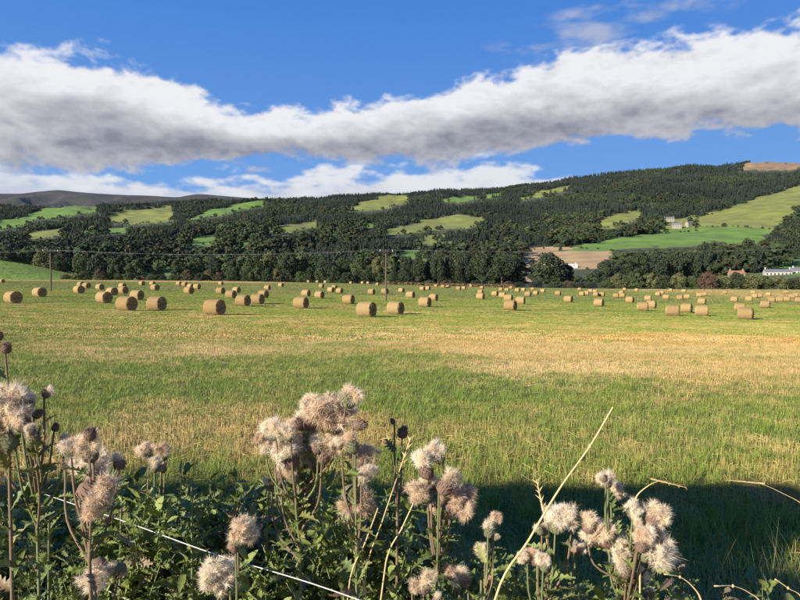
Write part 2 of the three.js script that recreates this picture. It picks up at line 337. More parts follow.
function conifer(seed, tiers, fronds) {
  const r = rngOf(seed), pos = [], idx = [], col = [];
  for (let t = 0; t < tiers; t++) {
    const y = 0.10 + 0.86 * t / tiers, rad = 0.19 * Math.pow(1 - t / tiers, 0.85) + 0.015, n = Math.max(4, Math.round(fronds * (1 - 0.6 * t / tiers)));
    for (let i = 0; i < n; i++) {
      const a = (i + r() * 0.8) / n * 6.283 + t * 1.3, L = rad * (0.7 + 0.5 * r()), da = 2.4 / n, k = pos.length / 3, v = 0.7 + 0.55 * r(), dy = 0.86 / tiers;
      pos.push(Math.cos(a) * L * 0.05, y + dy * 1.5, Math.sin(a) * L * 0.05, Math.cos(a + da) * L * 0.75, y + 0.02 + (r() - 0.5) * 0.02, Math.sin(a + da) * L * 0.75, Math.cos(a) * L, y - 0.02, Math.sin(a) * L, Math.cos(a - da) * L * 0.75, y + 0.02 + (r() - 0.5) * 0.02, Math.sin(a - da) * L * 0.75);
      for (let q = 0; q < 4; q++) col.push(v, v, v);
      idx.push(k, k + 1, k + 2, k, k + 2, k + 3);
    }
  }
  return geoOf(pos, idx, col);
}
const leafMat = std({ vertexColors: true, roughness: 0.9 });
const far = { broad: [crown(1, 240, 0.075, 9), crown(2, 240, 0.075, 7, 1.15), crown(3, 220, 0.08, 11, 0.85)], fir: [conifer(4, 8, 9), conifer(5, 9, 8), conifer(6, 7, 10)] };
{ // the woods that cover the hills
  const r = rngOf(77), lists = { broad: [[], [], []], fir: [[], [], []] }, m = new THREE.Matrix4(), q = new THREE.Quaternion(), Y = V(0, 1, 0);
  const N = 52000, d0 = 470, d1 = 2900;
  for (let i = 0; i < N; i++) {
    const D = Math.sqrt(lerp(d0 * d0, d1 * d1, Math.pow(r(), 1.12))), px = lerp(-90, 890, r()), x = (px - 400) / F * D, rv = [r(), r(), r(), r(), r()];
    if (px < 230 && D < 520) continue;
    const slopeWood = smooth(0.05, 0.3, n2(x * 0.0022 + 3, D * 0.0016 + 7) + smooth(1200, 1700, D) * smooth(250, 420, px) * 0.7 - 0.12);
    const isFir = rv[0] < 0.10 + 0.75 * slopeWood + 0.25 * smooth(1200, 1600, D);
    let h = isFir ? 12 + 8 * rv[1] : 10 + 11 * rv[1] * rv[1] + 4 * rv[2];
    if (D > 2300) h *= 0.8;
    if (pastureAt(x, D)) { if (rv[2] > 0.006) continue; h *= 0.7; }
    if (D > 2750 && px > 660) continue;
    if (px > 512 && px < 618 && D < 700) { if (rv[2] > 0.35) continue; h *= 0.4; }
    if (clearing(x, D) && rv[3] > 0.05) continue;
    if (px < 300 && D > 1300 && n2(x * 0.004 + 1, D * 0.004) > 0.45) h *= 0.6;
    const gy = groundH(x, D);
    // in front of an open pasture only lower growth stands
    let clear = false;
    for (const s of [1, 0.65, 0.4, 0.22]) {
      const top = HOR - (gy + h * s - EYE) * F / D, mid = HOR - (gy + h * s * 0.55 - EYE) * F / D;
      const behind = (yy) => { for (let d = D * 1.03; d < D * 1.5; d *= 1.03) { if (HOR - (groundH((px - 400) / F * d, d) - EYE) * F / d <= yy) return pastureAt((px - 400) / F * d, d); } return null; };
      if (!behind(top) && !behind(mid)) { h *= s; clear = true; break; }
    }
    if (!clear) continue;
    if (!isFir && D > 1300) h *= 0.75;
    const w = isFir ? h * (1.15 + 0.5 * rv[3]) : h * (0.85 + 0.6 * rv[3]);
    m.compose(V(x, gy - 0.3, -D), q.setFromAxisAngle(Y, rv[4] * 6.28), V(w, h, w));
    const stand = Math.floor(2 + 2 * n2(Math.floor((x + 60 * n2(x * 0.004, D * 0.004)) / 170) * 7.3, Math.floor((D + 50 * n2(x * 0.004 + 9, D * 0.004)) / 260) * 5.1)), patch = [0.7, 0.9, 1.1, 1.35][clamp(stand, 0, 3)] * (0.8 + 0.4 * (rv[0] * 9 % 1)), c = isFir ? rgb(0.015 * patch, 0.026 * patch, 0.012 * patch) : rgb((0.019 + 0.020 * rv[2]) * patch, (0.036 + 0.016 * rv[3]) * patch, 0.012 * patch);
    lists[isFir ? 'fir' : 'broad'][i % 3].push([m.clone(), c]);
  }
  for (const f of pasture) for (let j = 0, n = f.pts.length; j < n; j++) {          // hedges and shelter trees along the field margins
    const [x0, e0] = f.pts[j], [x1, e1] = f.pts[(j + 1) % n], L = Math.hypot(x1 - x0, e1 - e0);
    for (let t = 0; t < L; t += 7 + 9 * r()) { const u = t / L, x = lerp(x0, x1, u) + 4 * (r() - 0.5), D = lerp(e0, e1, u) + 4 * (r() - 0.5), big = r() < 0.12, h = big ? 9 + 4 * r() : 2.5 + 2.5 * r(), k = 0.9 + 0.5 * r(); if (r() < 0.3 || f.kind === 'moor' || (f.kind === 'green' && x > 200)) continue; m.compose(V(x, groundH(x, D) - 0.5, -D), q.setFromAxisAngle(Y, r() * 6.28), V(h * 1.2, h, h * 1.2)); lists.broad[j % 3].push([m.clone(), rgb(0.032 * k, 0.046 * k, 0.015 * k)]); }
  }
  const lab = { fir: ['dark conifers of the plantation spread over the upper slopes', 'tall narrow conifers mixed through the hillside woods', 'ragged conifers standing thick along the ridge'], broad: ['mixed broadleaf woods covering the valley side', 'rounded broadleaf trees massed on the lower slopes', 'tall broadleaf trees scattered through the hill woods'] };
  for (const k of ['fir', 'broad']) lists[k].forEach((l, i) => stuff(k === 'fir' ? 'conifer_forest' : 'broadleaf_woodland', lab[k][i], 'woodland', far[k][i], leafMat, l));
  console.log('woods', Object.values(lists).flat().map((l) => l.length).join(' '));
}
// trees one can tell apart, along the far edge of the field: [pixel column, depth, height m, width m, kind, tone]
const near = { broad: [0, 1, 2, 3, 4].map((i) => crown(100 + i, 2600, 0.026, 15 + 2 * i, [1, 1.2, 0.9, 1.1, 1][i])), trunk: [0, 1, 2].map((i) => trunkGeo(200 + i)), fir: [conifer(31, 18, 20), conifer(32, 16, 22)] };
const TONE = { dark: [0.024, 0.036, 0.012], mid: [0.045, 0.065, 0.018], olive: [0.085, 0.092, 0.032], red: [0.095, 0.052, 0.03], blue: [0.020, 0.032, 0.015], brown: [0.075, 0.058, 0.034] };
const crownMat = Object.fromEntries(Object.entries(TONE).map(([k, c]) => [k, std({ vertexColors: true, color: rgb(...c), roughness: 0.9 })]));
const barkMat = std({ color: rgb(0.09, 0.07, 0.05) });
{
  const r = rngOf(300), T = [];
  const add = (px, D, top, w, kind, tone) => T.push({ px, D, top, w, kind, tone });
  // second row, taller, a little way behind the field edge; tops given as rows of the photograph
  [[8, 480, 246, 15], [26, 490, 249, 14], [44, 480, 247, 16], [62, 470, 252, 14], [80, 460, 250, 16], [98, 440, 254, 15], [116, 430, 256, 14], [136, 420, 258, 14], [158, 430, 259, 10], [178, 400, 256, 13], [196, 410, 257, 12], [214, 400, 255, 13], [233, 390, 257, 12], [252, 380, 254, 14], [270, 390, 249, 13], [288, 370, 250, 15], [306, 380, 253, 13], [324, 370, 257, 12], [342, 380, 255, 12], [360, 370, 255, 13], [378, 360, 254, 10]].forEach(([px, D, top, w], i) => add(px, D, top, w * (0.8 + 0.3 * r()), 'broad', ['dark', 'mid', 'olive', 'dark', 'mid', 'blue'][i % 6]));
  [[394, 380, 257, 8], [408, 350, 256, 9], [418, 345, 253, 8], [428, 350, 255, 8], [438, 345, 252, 8], [448, 350, 254, 8], [458, 345, 253, 8], [467, 350, 251, 9]].forEach(([px, D, top, w], i) => add(px, D, top, w, i % 3 ? 'broad' : 'fir', i % 2 ? 'blue' : 'dark'));
  [[482, 330, 250, 14], [502, 325, 254, 14], [512, 335, 256, 10], [548, 310, 250, 19], [566, 320, 262, 10], [606, 315, 259, 15], [624, 340, 254, 13], [640, 350, 248, 13], [656, 350, 250, 12], [672, 360, 247, 13], [690, 370, 252, 12], [704, 480, 240, 13], [722, 500, 243, 11], [748, 510, 238, 15], [764, 520, 246, 13], [778, 560, 236, 14], [792, 580, 222, 18], [806, 600, 212, 18], [784, 540, 240, 14], [735, 500, 254, 12]].forEach(([px, D, top, w], i) => add(px, D, top, w, 'broad', ['dark', 'dark', 'blue'][i % 3]));
  // first row: bushes and low trees right on the edge
  for (let px = 66; px < 392; px += 8 + 7 * r()) add(px, 293 + 8 * r(), lerp(268, 275, r()) - (px > 235 ? 2 : 0), 5 + 3 * r(), 'broad', ['mid', 'dark', 'olive', 'dark', 'mid', 'brown'][Math.floor(r() * 6)]);
  [[618, 273, 9], [634, 271, 10], [650, 272, 9], [664, 274, 9], [678, 272, 10], [692, 275, 8], [722, 274, 9], [736, 271, 10], [750, 273, 10], [764, 275, 9], [778, 275, 9], [792, 278, 8], [805, 277, 9]].forEach(([px, top, w], i) => add(px, 294 + 6 * r(), top, w, 'broad', ['olive', 'mid', 'olive', 'dark'][i % 4]));
  [[400, 279], [414, 281], [430, 280], [446, 280], [462, 281], [476, 280], [492, 280], [508, 281], [518, 282], [536, 280], [556, 281], [568, 280], [580, 283], [592, 282], [606, 280]].forEach(([px, top], i) => add(px, 294 + 5 * r(), top, 6 + 2 * r(), 'broad', ['dark', 'blue', 'mid', 'brown'][i % 4]));
  add(707, 292, 271.5, 8.5, 'broad', 'red'); add(796, 299, 276, 6, 'broad', 'brown');
  T.sort((a, b) => a.px - b.px);
  const marks = [[-99, 'the frame edge'], [51, 'the thin pole'], [386, 'the pole with crossarm'], [548, 'the broad round tree'], [707, 'the russet bush'], [999, 'the end']];
  const count = {};
  const say = { dark: 'dark green', mid: 'mid green', olive: 'olive green', red: 'russet', blue: 'deep blue-green', brown: 'brownish' };
  for (const t of T) {
    const x = (t.px - 400) / F * t.D, gy = groundH(x, t.D), h = Math.max(2.2, EYE + (HOR - t.top) * t.D / F - gy), row = t.D < 303 ? 'edge bush' : 'tall tree';
    let label;
    if (t.tone === 'red') label = 'russet-leaved round bush among green bushes on the field edge';
    else if (t.px === 548) label = 'broad round dark tree standing alone beside the pale track gap';
    else { const mk = [...marks].reverse().find((k) => k[0] < t.px), key = mk[1] + row + t.tone, n = count[key] = (count[key] ?? -1) + 1; label = `${say[t.tone]} ${row}, ${ordinal(n)} of its colour rightward from ${mk[1]}`; }
    const g = thing(t.kind === 'fir' ? 'conifer_tree' : t.D < 303 ? 'hedge_bush' : 'broadleaf_tree', label, t.D < 303 ? 'bush' : 'tree', t.D < 303 ? 'bushes along the field edge' : 'trees behind the field', V(x, gy, -t.D));
    g.rotation.y = r() * 6.28;
    const bush = t.D < 303, low = bush ? -0.22 : 0;                        // bushes are leafy to the ground
    const tr = mesh('trunk', near.trunk[Math.floor(r() * 3)], barkMat, g); tr.scale.set(t.w, h, t.w);
    const cr = mesh('crown', t.kind === 'fir' ? near.fir[T.indexOf(t) % 2] : near.broad[Math.floor(r() * 5)], crownMat[t.tone], g);
    if (t.kind === 'fir') cr.scale.set(h * 0.9, h, h * 0.9); else cr.scale.set(t.w * 1.05, h * (1 - low * 1.1), t.w * 1.05);
    cr.position.y = low * h;
  }
}
{ // brown hedge line on the field's far edge
  const r = rngOf(350), list = [], m = new THREE.Matrix4(), q = new THREE.Quaternion();
  for (let i = 0; i < 260; i++) { const px = lerp(384, 515, r()), D = 286 + 3 * r(), x = (px - 400) / F * D, s = 1.2 + 0.9 * r(); m.compose(V(x, fieldH(x, D) - 0.25 * s, -D), q.setFromAxisAngle(V(0, 1, 0), r() * 6.28), V(s * 1.3, s, s * 1.3)); list.push([m.clone(), rgb(0.12 + 0.06 * r(), 0.085 + 0.02 * r(), 0.045)]); }
  stuff('scrub_line', 'low reddish-brown scrub along the far field edge right of the pole', 'scrub', far.broad[0], leafMat, list);
}
console.log('trees');

// ---------------------------------------------------------------- houses in the valley
const whiteMat = std({ color: rgb(0.38, 0.365, 0.33) }), stoneMat = std({ color: rgb(0.24, 0.215, 0.18) }), slateMat = std({ color: rgb(0.13, 0.13, 0.145), roughness: 0.7 }), tileMat = std({ color: rgb(0.26, 0.125, 0.07) }), paneMat = std({ color: rgb(0.03, 0.035, 0.045), roughness: 0.15 }), barnMat = std({ color: rgb(0.62, 0.63, 0.62), roughness: 0.5 });
function house(name, label, px, D, w, d, h, rh, yaw, wall, roof, bays, lift = 0) {
  const x = (px - 400) / F * D, g = thing(name, label, 'house', null, V(x, groundH(x, D) - 0.4 + lift, -D)); g.rotation.y = yaw;
  const s = new THREE.Shape([[-d / 2, -3], [d / 2, -3], [d / 2, h], [0, h + rh], [-d / 2, h]].map((p) => new THREE.Vector2(...p)));
  mesh('wall', new THREE.ExtrudeGeometry(s, { depth: w, bevelEnabled: false }).rotateY(Math.PI / 2).translate(-w / 2, 0, 0), wall, g);
  const L = Math.hypot(d / 2 + 0.35, rh * (d / 2 + 0.35) / (d / 2)), ang = Math.atan2(rh, d / 2), rf = mesh('roof', mergeGeometries([-1, 1].map((k) => new THREE.BoxGeometry(w + 0.6, 0.18, L).translate(0, 0, k * L / 2).rotateX(k * ang).translate(0, h + rh + 0.12, 0))), roof, g);
  for (const k of [-1, 1]) mesh('chimney', new THREE.BoxGeometry(0.8, 1.6, 0.6).translate(k * (w / 2 - 0.7), h + rh + 0.7, 0), wall, rf);
  for (let i = 0; i < bays; i++) for (let f = 0; f < (h > 4 ? 2 : 1); f++) { const door = i === Math.floor(bays / 2) && f === 0; mesh(door ? 'door' : 'window', new THREE.BoxGeometry(1, door ? 2.1 : 1.3, 0.1).translate(lerp(-w / 2, w / 2, (i + 0.5) / bays), door ? 1.05 : 1.5 + f * 2.6, d / 2 + 0.02), paneMat, g); }
  return g;
}
house('white_cottage', 'long low white cottage row with slate roof above the bushes', 777, 440, 17, 6, 3.0, 1.8, -0.25, whiteMat, slateMat, 7, -0.7);
house('white_cottage', 'small white cottage at the end of the white row', 797, 446, 7, 6, 2.8, 2.0, -0.3, whiteMat, slateMat, 3, -0.8);
house('tiled_house', 'low house with orange tiled roof among the bushes', 736, 452, 10, 6, 2.4, 2.2, -0.2, stoneMat, tileMat, 4, 0.2);
house('stone_farmhouse', 'stone farmhouse with grey roof at the head of the green pasture', 676, depthOf(676, 229), 17, 9, 5.4, 4, -0.3, stoneMat, slateMat, 4, 2);
house('stone_farmhouse', 'smaller pale farm cottage beside the stone farmhouse', 688, depthOf(688, 227), 13, 8, 4.6, 3.4, 0.5, stoneMat, slateMat, 3, 2);
house('stone_farmhouse', 'long stone barn just uphill of the farmhouse', 668, depthOf(668, 223), 20, 9, 4.5, 3.4, -0.2, stoneMat, slateMat, 4, 4);
house('metal_barn', 'long pale low barn at the foot of the brown stubble field', 560, depthOf(560, 268), 36, 9, 2.2, 1.2, 0.05, barnMat, barnMat, 5, 1.2);

// ---------------------------------------------------------------- power line
const poleMat = std({ color: rgb(0.10, 0.075, 0.055) }), wireMat = std({ color: rgb(0.26, 0.26, 0.25), roughness: 0.6 }), potMat = std({ color: rgb(0.5, 0.48, 0.45), roughness: 0.3 });
{
  const specs = [[51, 102, 250, 'slender wooden pole at the dark ditch line', 0.15], [386, 92, 250, 'wooden power pole with crossarm rising among the bales', 0.15], [905, 108, 245, 'power pole beyond the frame carrying the wires on', 0.15]];
  const tops = specs.map(([px, D, top, label, r0]) => {
    const x = (px - 400) / F * D, gy = fieldH(x, D), p = at(px, top, D), h = p.y - gy, g = thing('power_pole', label, 'pole', 'wooden power poles', V(x, gy, -D));
    g.rotation.y = 0.5;
    mesh('pole', new THREE.CylinderGeometry(r0 * 0.72, r0, h + 0.8, 10).translate(0, h / 2 - 0.4, 0), poleMat, g);
    const arm = mesh('crossarm', new THREE.BoxGeometry(2.3, 0.13, 0.12).translate(0, h - 0.25, 0.14), poleMat, g);
    for (const s of [-1, 1]) mesh('insulator', new THREE.CylinderGeometry(0.05, 0.07, 0.22, 8).translate(s * 1.05, h - 0.08, 0.14), potMat, arm);
    g.updateMatrixWorld(true);
    return [-1, 1].map((s) => V(s * 1.05, h + 0.02, 0.14).applyMatrix4(g.matrixWorld));
  });
  const before = tops[0].map((p, i) => p.clone().add(tops[0][i].clone().sub(tops[1][i]).multiplyScalar(0.9)));
  const all = [before, ...tops], g = thing('power_line', 'two thin wires strung between the power poles', 'wire', null);
  for (let i = 0; i < 3; i++) for (const s of [0, 1]) {
    const a = all[i][s], b = all[i + 1][s], pts = []; for (let k = 0; k <= 12; k++) { const t = k / 12; pts.push(a.clone().lerp(b, t).add(V(0, -4 * 0.75 * t * (1 - t), 0))); }
    mesh('wire', tube(pts, 0.0065, 0.0065, 4, 24), wireMat, g);
  }
}

// ---------------------------------------------------------------- bales
const strawTex = noiseTexture(256, (x, y) => { const a = x / 256 * 6.2832, v = 0.76 + 0.24 * n3(Math.cos(a) * 3, Math.sin(a) * 3, y * 0.42) + 0.16 * n3(Math.cos(a) * 12, Math.sin(a) * 12, y * 0.2 + 40); return [v, v * 0.97, v * 0.90]; });
const netMat = std({ color: rgb(0.56, 0.41, 0.195), map: strawTex, bumpMap: strawTex, bumpScale: 0.03 }), endMat = std({ vertexColors: true, color: rgb(0.50, 0.37, 0.18), roughness: 1 });
const netMats = [[0.58, 0.43, 0.205], [0.53, 0.385, 0.18], [0.60, 0.455, 0.235], [0.50, 0.365, 0.185]].map((c) => { const m = netMat.clone(); m.color.setRGB(...c); return m; });
function baleParts(seed, seg) {
  const R = 0.64, Lh = 0.61, r = rngOf(seed), rad = (a, z) => { const bulge = 1 + 0.012 * n3(Math.cos(a) * 2 + seed, Math.sin(a) * 2, z * 3) + 0.02 * n3(Math.cos(a) * 7, Math.sin(a) * 7 + seed, z * 6); return R * bulge * (Math.abs(z) > Lh - 0.03 ? 0.955 : 1); };
  const flat = (y) => Math.max(y, -R * 0.93);
  const side = [], sIdx = [], sUv = [], zs = [-Lh, -Lh + 0.05, -0.3, 0, 0.3, Lh - 0.05, Lh];
  zs.forEach((z) => { for (let i = 0; i <= seg; i++) { const a = i / seg * 6.28318, q = rad(a, z); side.push(Math.cos(a) * q, flat(Math.sin(a) * q), z); sUv.push(i / seg * 2, z * 0.8); } });
  for (let j = 0; j < zs.length - 1; j++) for (let i = 0; i < seg; i++) { const a = j * (seg + 1) + i; sIdx.push(a, a + 1, a + seg + 1, a + 1, a + seg + 2, a + seg + 1); }
  const ends = [-1, 1].map((s) => {
    const pos = [], idx = [], col = [], rings = 12;
    for (let j = 0; j <= rings; j++) for (let i = 0; i <= seg; i++) {
      const a = i / seg * 6.28318, q = rad(a, s * Lh) * j / rings, wob = n2(Math.cos(a) * 2.5 + seed, Math.sin(a) * 2.5 + j * 0.3), dz = j === rings ? 0 : -0.07 + (j % 2 ? 0.02 : -0.02) + 0.03 * wob + 0.04 * (r() - 0.5);
      pos.push(Math.cos(a) * q, flat(Math.sin(a) * q), s * (Lh + dz)); const v = 0.75 + 0.35 * r() + 0.15 * wob; col.push(v, v * 0.97, v * 0.92);
    }
    for (let j = 0; j < rings; j++) for (let i = 0; i < seg; i++) { const a = j * (seg + 1) + i; idx.push(a, a + 1, a + seg + 1, a + 1, a + seg + 2, a + seg + 1); }
    for (let i = 0; i < 620; i++) {                                          // straw ends sticking out along the winding
      const t = Math.sqrt(i / 620), a = i * 0.21 * (1 + 0.02 * r()) + r() * 0.3, q = R * 0.93 * t, x = Math.cos(a) * q, y = flat(Math.sin(a) * q), k = pos.length / 3, w = 0.012 + 0.012 * r(), L = 0.05 + 0.11 * r(), ca = -Math.sin(a) * w, sa = Math.cos(a) * w, tx = (r() - 0.5) * 0.06, ty = (r() - 0.5) * 0.06, v = 0.8 + 0.4 * r();
      pos.push(x - ca, y - sa, s * (Lh - 0.09), x + ca, y + sa, s * (Lh - 0.09), x + ca * 0.6 + tx, y + sa * 0.6 + ty, s * (Lh - 0.09 + L), x - ca * 0.6 + tx, y - sa * 0.6 + ty, s * (Lh - 0.09 + L));
      for (let c = 0; c < 4; c++) col.push(v, v * 0.97, v * 0.92); idx.push(k, k + 1, k + 2, k, k + 2, k + 3);
    }
    return geoOf(pos, idx, col);
  });
  return [geoOf(side, sIdx, null, sUv), ...ends];
}
{
  const variants = [baleParts(1, 40), baleParts(2, 40), baleParts(3, 40)], r = rngOf(500);
  const spots = [[2, 283, 4.5], [13, 303.5, 12.5], [39.5, 297, 10], [79, 293.6, 6.3], [81, 287, 3.5], [86.5, 288.5, 5], [100, 290, 5], [112, 295.5, 6.5], [122.5, 288.5, 4.5], [123, 294, 6], [104, 303, 11], [126.5, 311, 15.5], [137, 300, 9.5], [156.5, 310.5, 15], [142, 285.5, 4], [152.5, 285.5, 3.5], [155, 290.5, 5],
    [179, 285.7, 5.5], [184.5, 286.5, 4], [190.5, 289, 7], [197, 289.3, 5], [189, 294, 5.7], [221, 285, 4], [220.5, 294, 6], [231, 298.5, 7], [236.5, 293, 5], [243, 306, 10.5], [257.5, 304, 9], [263.5, 298, 6], [214.5, 315, 16],
    [267.5, 290, 5], [281, 287, 5], [308.5, 279, 2.5], [317.5, 279, 3], [325.5, 281.5, 3.5], [321.5, 288, 4.5], [331, 292.5, 5.5], [334.5, 289.5, 5], [339.5, 293.5, 5.5], [351, 284, 4], [362.5, 280, 3], [368, 280.5, 3], [377.5, 285.5, 4.5], [371.5, 294.5, 6], [385, 294, 5.5], [306, 296.5, 6], [319.5, 298.5, 6.5], [348.5, 304, 9], [301, 308.5, 12], [366.5, 317, 13.5],
    [395.5, 314.5, 13], [401.5, 292.5, 5], [410.5, 298, 6.5], [425, 307, 9.5], [433.5, 301, 7.5], [422.5, 290.5, 5.5], [428, 290, 5], [436, 287, 3.5], [443, 288, 4], [448, 288, 4], [458.5, 290, 6], [464, 289.5, 4], [471, 287, 3], [482, 289, 3], [480.5, 294, 6], [480.5, 299.5, 6.5], [495, 296, 6], [501, 291, 5.5], [507, 291.5, 3.5], [511, 289, 3], [502.5, 298, 5.5], [508.5, 301.5, 7], [517.5, 292, 4], [510.5, 310.5, 10], [520.5, 304.5, 7],
    [528, 296.5, 6], [523.5, 291.5, 4], [532.5, 290.5, 4], [536, 295, 4.5], [543, 292.5, 3], [558, 295.5, 4], [568.5, 302.5, 7], [599, 306.5, 7.5], [579.5, 290.5, 2.5], [590.5, 292.5, 4], [595, 293, 4], [582, 296, 3.5], [586.5, 295, 3.5], [596, 296.5, 4.5], [602, 296.5, 4.5], [616, 298, 5], [621.5, 294.5, 4], [622.5, 298, 4], [624.5, 290.5, 3], [636.5, 291.5, 3], [630, 303, 6.5], [648, 301, 5], [651.5, 308.5, 7], [643, 311, 8.5], [658, 296, 4],
    [662, 294.5, 4], [670.5, 291.5, 3], [666, 299.5, 4.5], [680, 300, 4.5], [687, 299, 4], [684, 292.5, 3], [699, 297, 5], [704.5, 296, 5], [702, 304.5, 6], [673, 316, 10.5], [687, 312.5, 9], [702, 316, 9.5], [725, 294, 3.5], [734.5, 302, 5], [749, 301.5, 4], [753, 294, 3], [755, 298, 3.5], [760, 298, 3], [768.5, 296, 3.5], [765.5, 308, 7], [772, 302.5, 5], [780, 302, 4.5], [787, 301.5, 5], [785.5, 293.5, 3], [795.5, 297, 5], [792, 298.5, 4], [799, 302.5, 4.5], [740, 311.5, 8], [746, 319.5, 10.5]];
  const placed = spots.map(([px, y, h]) => {
    const want = 1.26 * F / h; let best = null, err = 1e9;
    for (let D = 38; D < 284; D += 0.5) { const yy = HOR - (fieldH((px - 400) / F * D, D) - EYE) * F / D, e = Math.abs(yy - y) + 3.2 * Math.abs(Math.log(D / want)); if (e < err) { err = e; best = D; } }
    return { px, D: best, x: (px - 400) / F * best };
  });
  // no two bales share a spot
  for (let k = 0; k < 6; k++) placed.forEach((a, i) => placed.forEach((b, j) => { if (j <= i) return; const dx = a.x - b.x, dd = a.D - b.D, d = Math.hypot(dx, dd); if (d < 1.95) { b.D = Math.min(286, b.D + 2.1); b.x = (b.px - 400) / F * b.D; } }));
  placed.sort((a, b) => a.px - b.px);
  const marks = [[-99, 'the frame edge'], [51, 'the thin pole'], [212, 'the lone largest bale'], [386, 'the pole with crossarm'], [548, 'the broad round tree'], [707, 'the russet bush']], count = {};
  for (const b of placed) {
    const band = b.D < 72 ? 'big round straw bale of the nearest scatter' : b.D < 125 ? 'round straw bale of the middle scatter' : b.D < 190 ? 'small round bale of the far scatter' : 'tiny round bale near the field end';
    let label;
    if (b.px === 214.5) label = 'largest straw bale, standing alone with its dark end turned to us';
    else { const mk = [...marks].reverse().find((k) => k[0] < b.px), key = band + mk[1], n = count[key] = (count[key] ?? -1) + 1; label = `${band}, ${ordinal(n)} rightward from ${mk[1]}`; }
    const g = thing('straw_bale', label, 'bale', 'straw bales scattered over the field', V(b.x, fieldH(b.x, b.D) + 0.59, -b.D)), v = variants[Math.floor(r() * 3)];
    g.rotation.set(0, (lerp(66, 54, clamp(b.px / 800)) + (r() - 0.5) * 14) * Math.PI / 180, 0);
    const s = 0.91 + 0.07 * r(); g.scale.set(s, s, s * (0.96 + 0.1 * r())); g.position.y -= 0.59 * (1 - s);
    mesh('wrapped_side', v[0], netMats[Math.floor(r() * 4)], g); mesh('end_face', v[1], endMat, g); mesh('end_face', v[2], endMat, g);
  }
  console.log('bales', placed.length);
}

// ---------------------------------------------------------------- grass and stubble of the field
function bladeInto(pos, idx, x, z, h, w, lean, dir, y0 = -0.01) {
  const cx = Math.cos(dir), cz = Math.sin(dir), k = pos.length / 3, px = -cz, pz = cx;
  for (let i = 0; i <= 2; i++) { const t = i / 2, off = lean * h * t * t, ww = w * (i === 0 ? 1 : i === 1 ? 0.85 : 0.12); for (const s of [-1, 1]) pos.push(x + cx * off + px * ww * s * 0.5, y0 + h * t * (1 - 0.25 * lean * t), z + cz * off + pz * ww * s * 0.5); }
  for (let i = 0; i < 2; i++) { const a = k + i * 2; idx.push(a, a + 1, a + 2, a + 1, a + 3, a + 2); }
}
function tuft(seed, n, spread, h, w, lean, jit = 0.5) { const r = rngOf(seed), pos = [], idx = []; for (let i = 0; i < n; i++) { const a = r() * 6.28, q = spread * Math.sqrt(r()); bladeInto(pos, idx, Math.cos(a) * q, Math.sin(a) * q, h * (1 - jit + 2 * jit * r() * 0.8), w * (0.7 + 0.6 * r()), lean * (0.2 + r()), r() * 6.28); } return geoOf(pos, idx); }
function strawLitter(seed) {
  const r = rngOf(seed), pos = [], idx = [];
  for (let i = 0; i < 9; i++) { const a = r() * 6.28, x = (r() - 0.5) * 0.22, z = (r() - 0.5) * 0.22; bladeInto(pos, idx, x, z, 0.10 + 0.06 * r(), 0.004, 0.12 * r(), a); }
  for (let i = 0; i < 4; i++) { const a = r() * 6.28, x = (r() - 0.5) * 0.2, z = (r() - 0.5) * 0.2, l = 0.04 + 0.05 * r(), y = 0.01 + 0.05 * r(), k = pos.length / 3, c = Math.cos(a) * l, s = Math.sin(a) * l, dy = (r() - 0.5) * 0.08; pos.push(x - c, y - dy, z - s, x + c, y + dy, z + s, x + c - s * 0.03, y + dy + 0.004, z + s + c * 0.03, x - c - s * 0.03, y - dy + 0.004, z - s + c * 0.03); idx.push(k, k + 1, k + 2, k, k + 2, k + 3); }
  return geoOf(pos, idx);
}
const grassMat = new THREE.MeshPhysicalMaterial({ roughness: 0.8, side: THREE.DoubleSide, transmission: 0.25, thickness: 0 }), strawMat = std({ roughness: 0.75 });
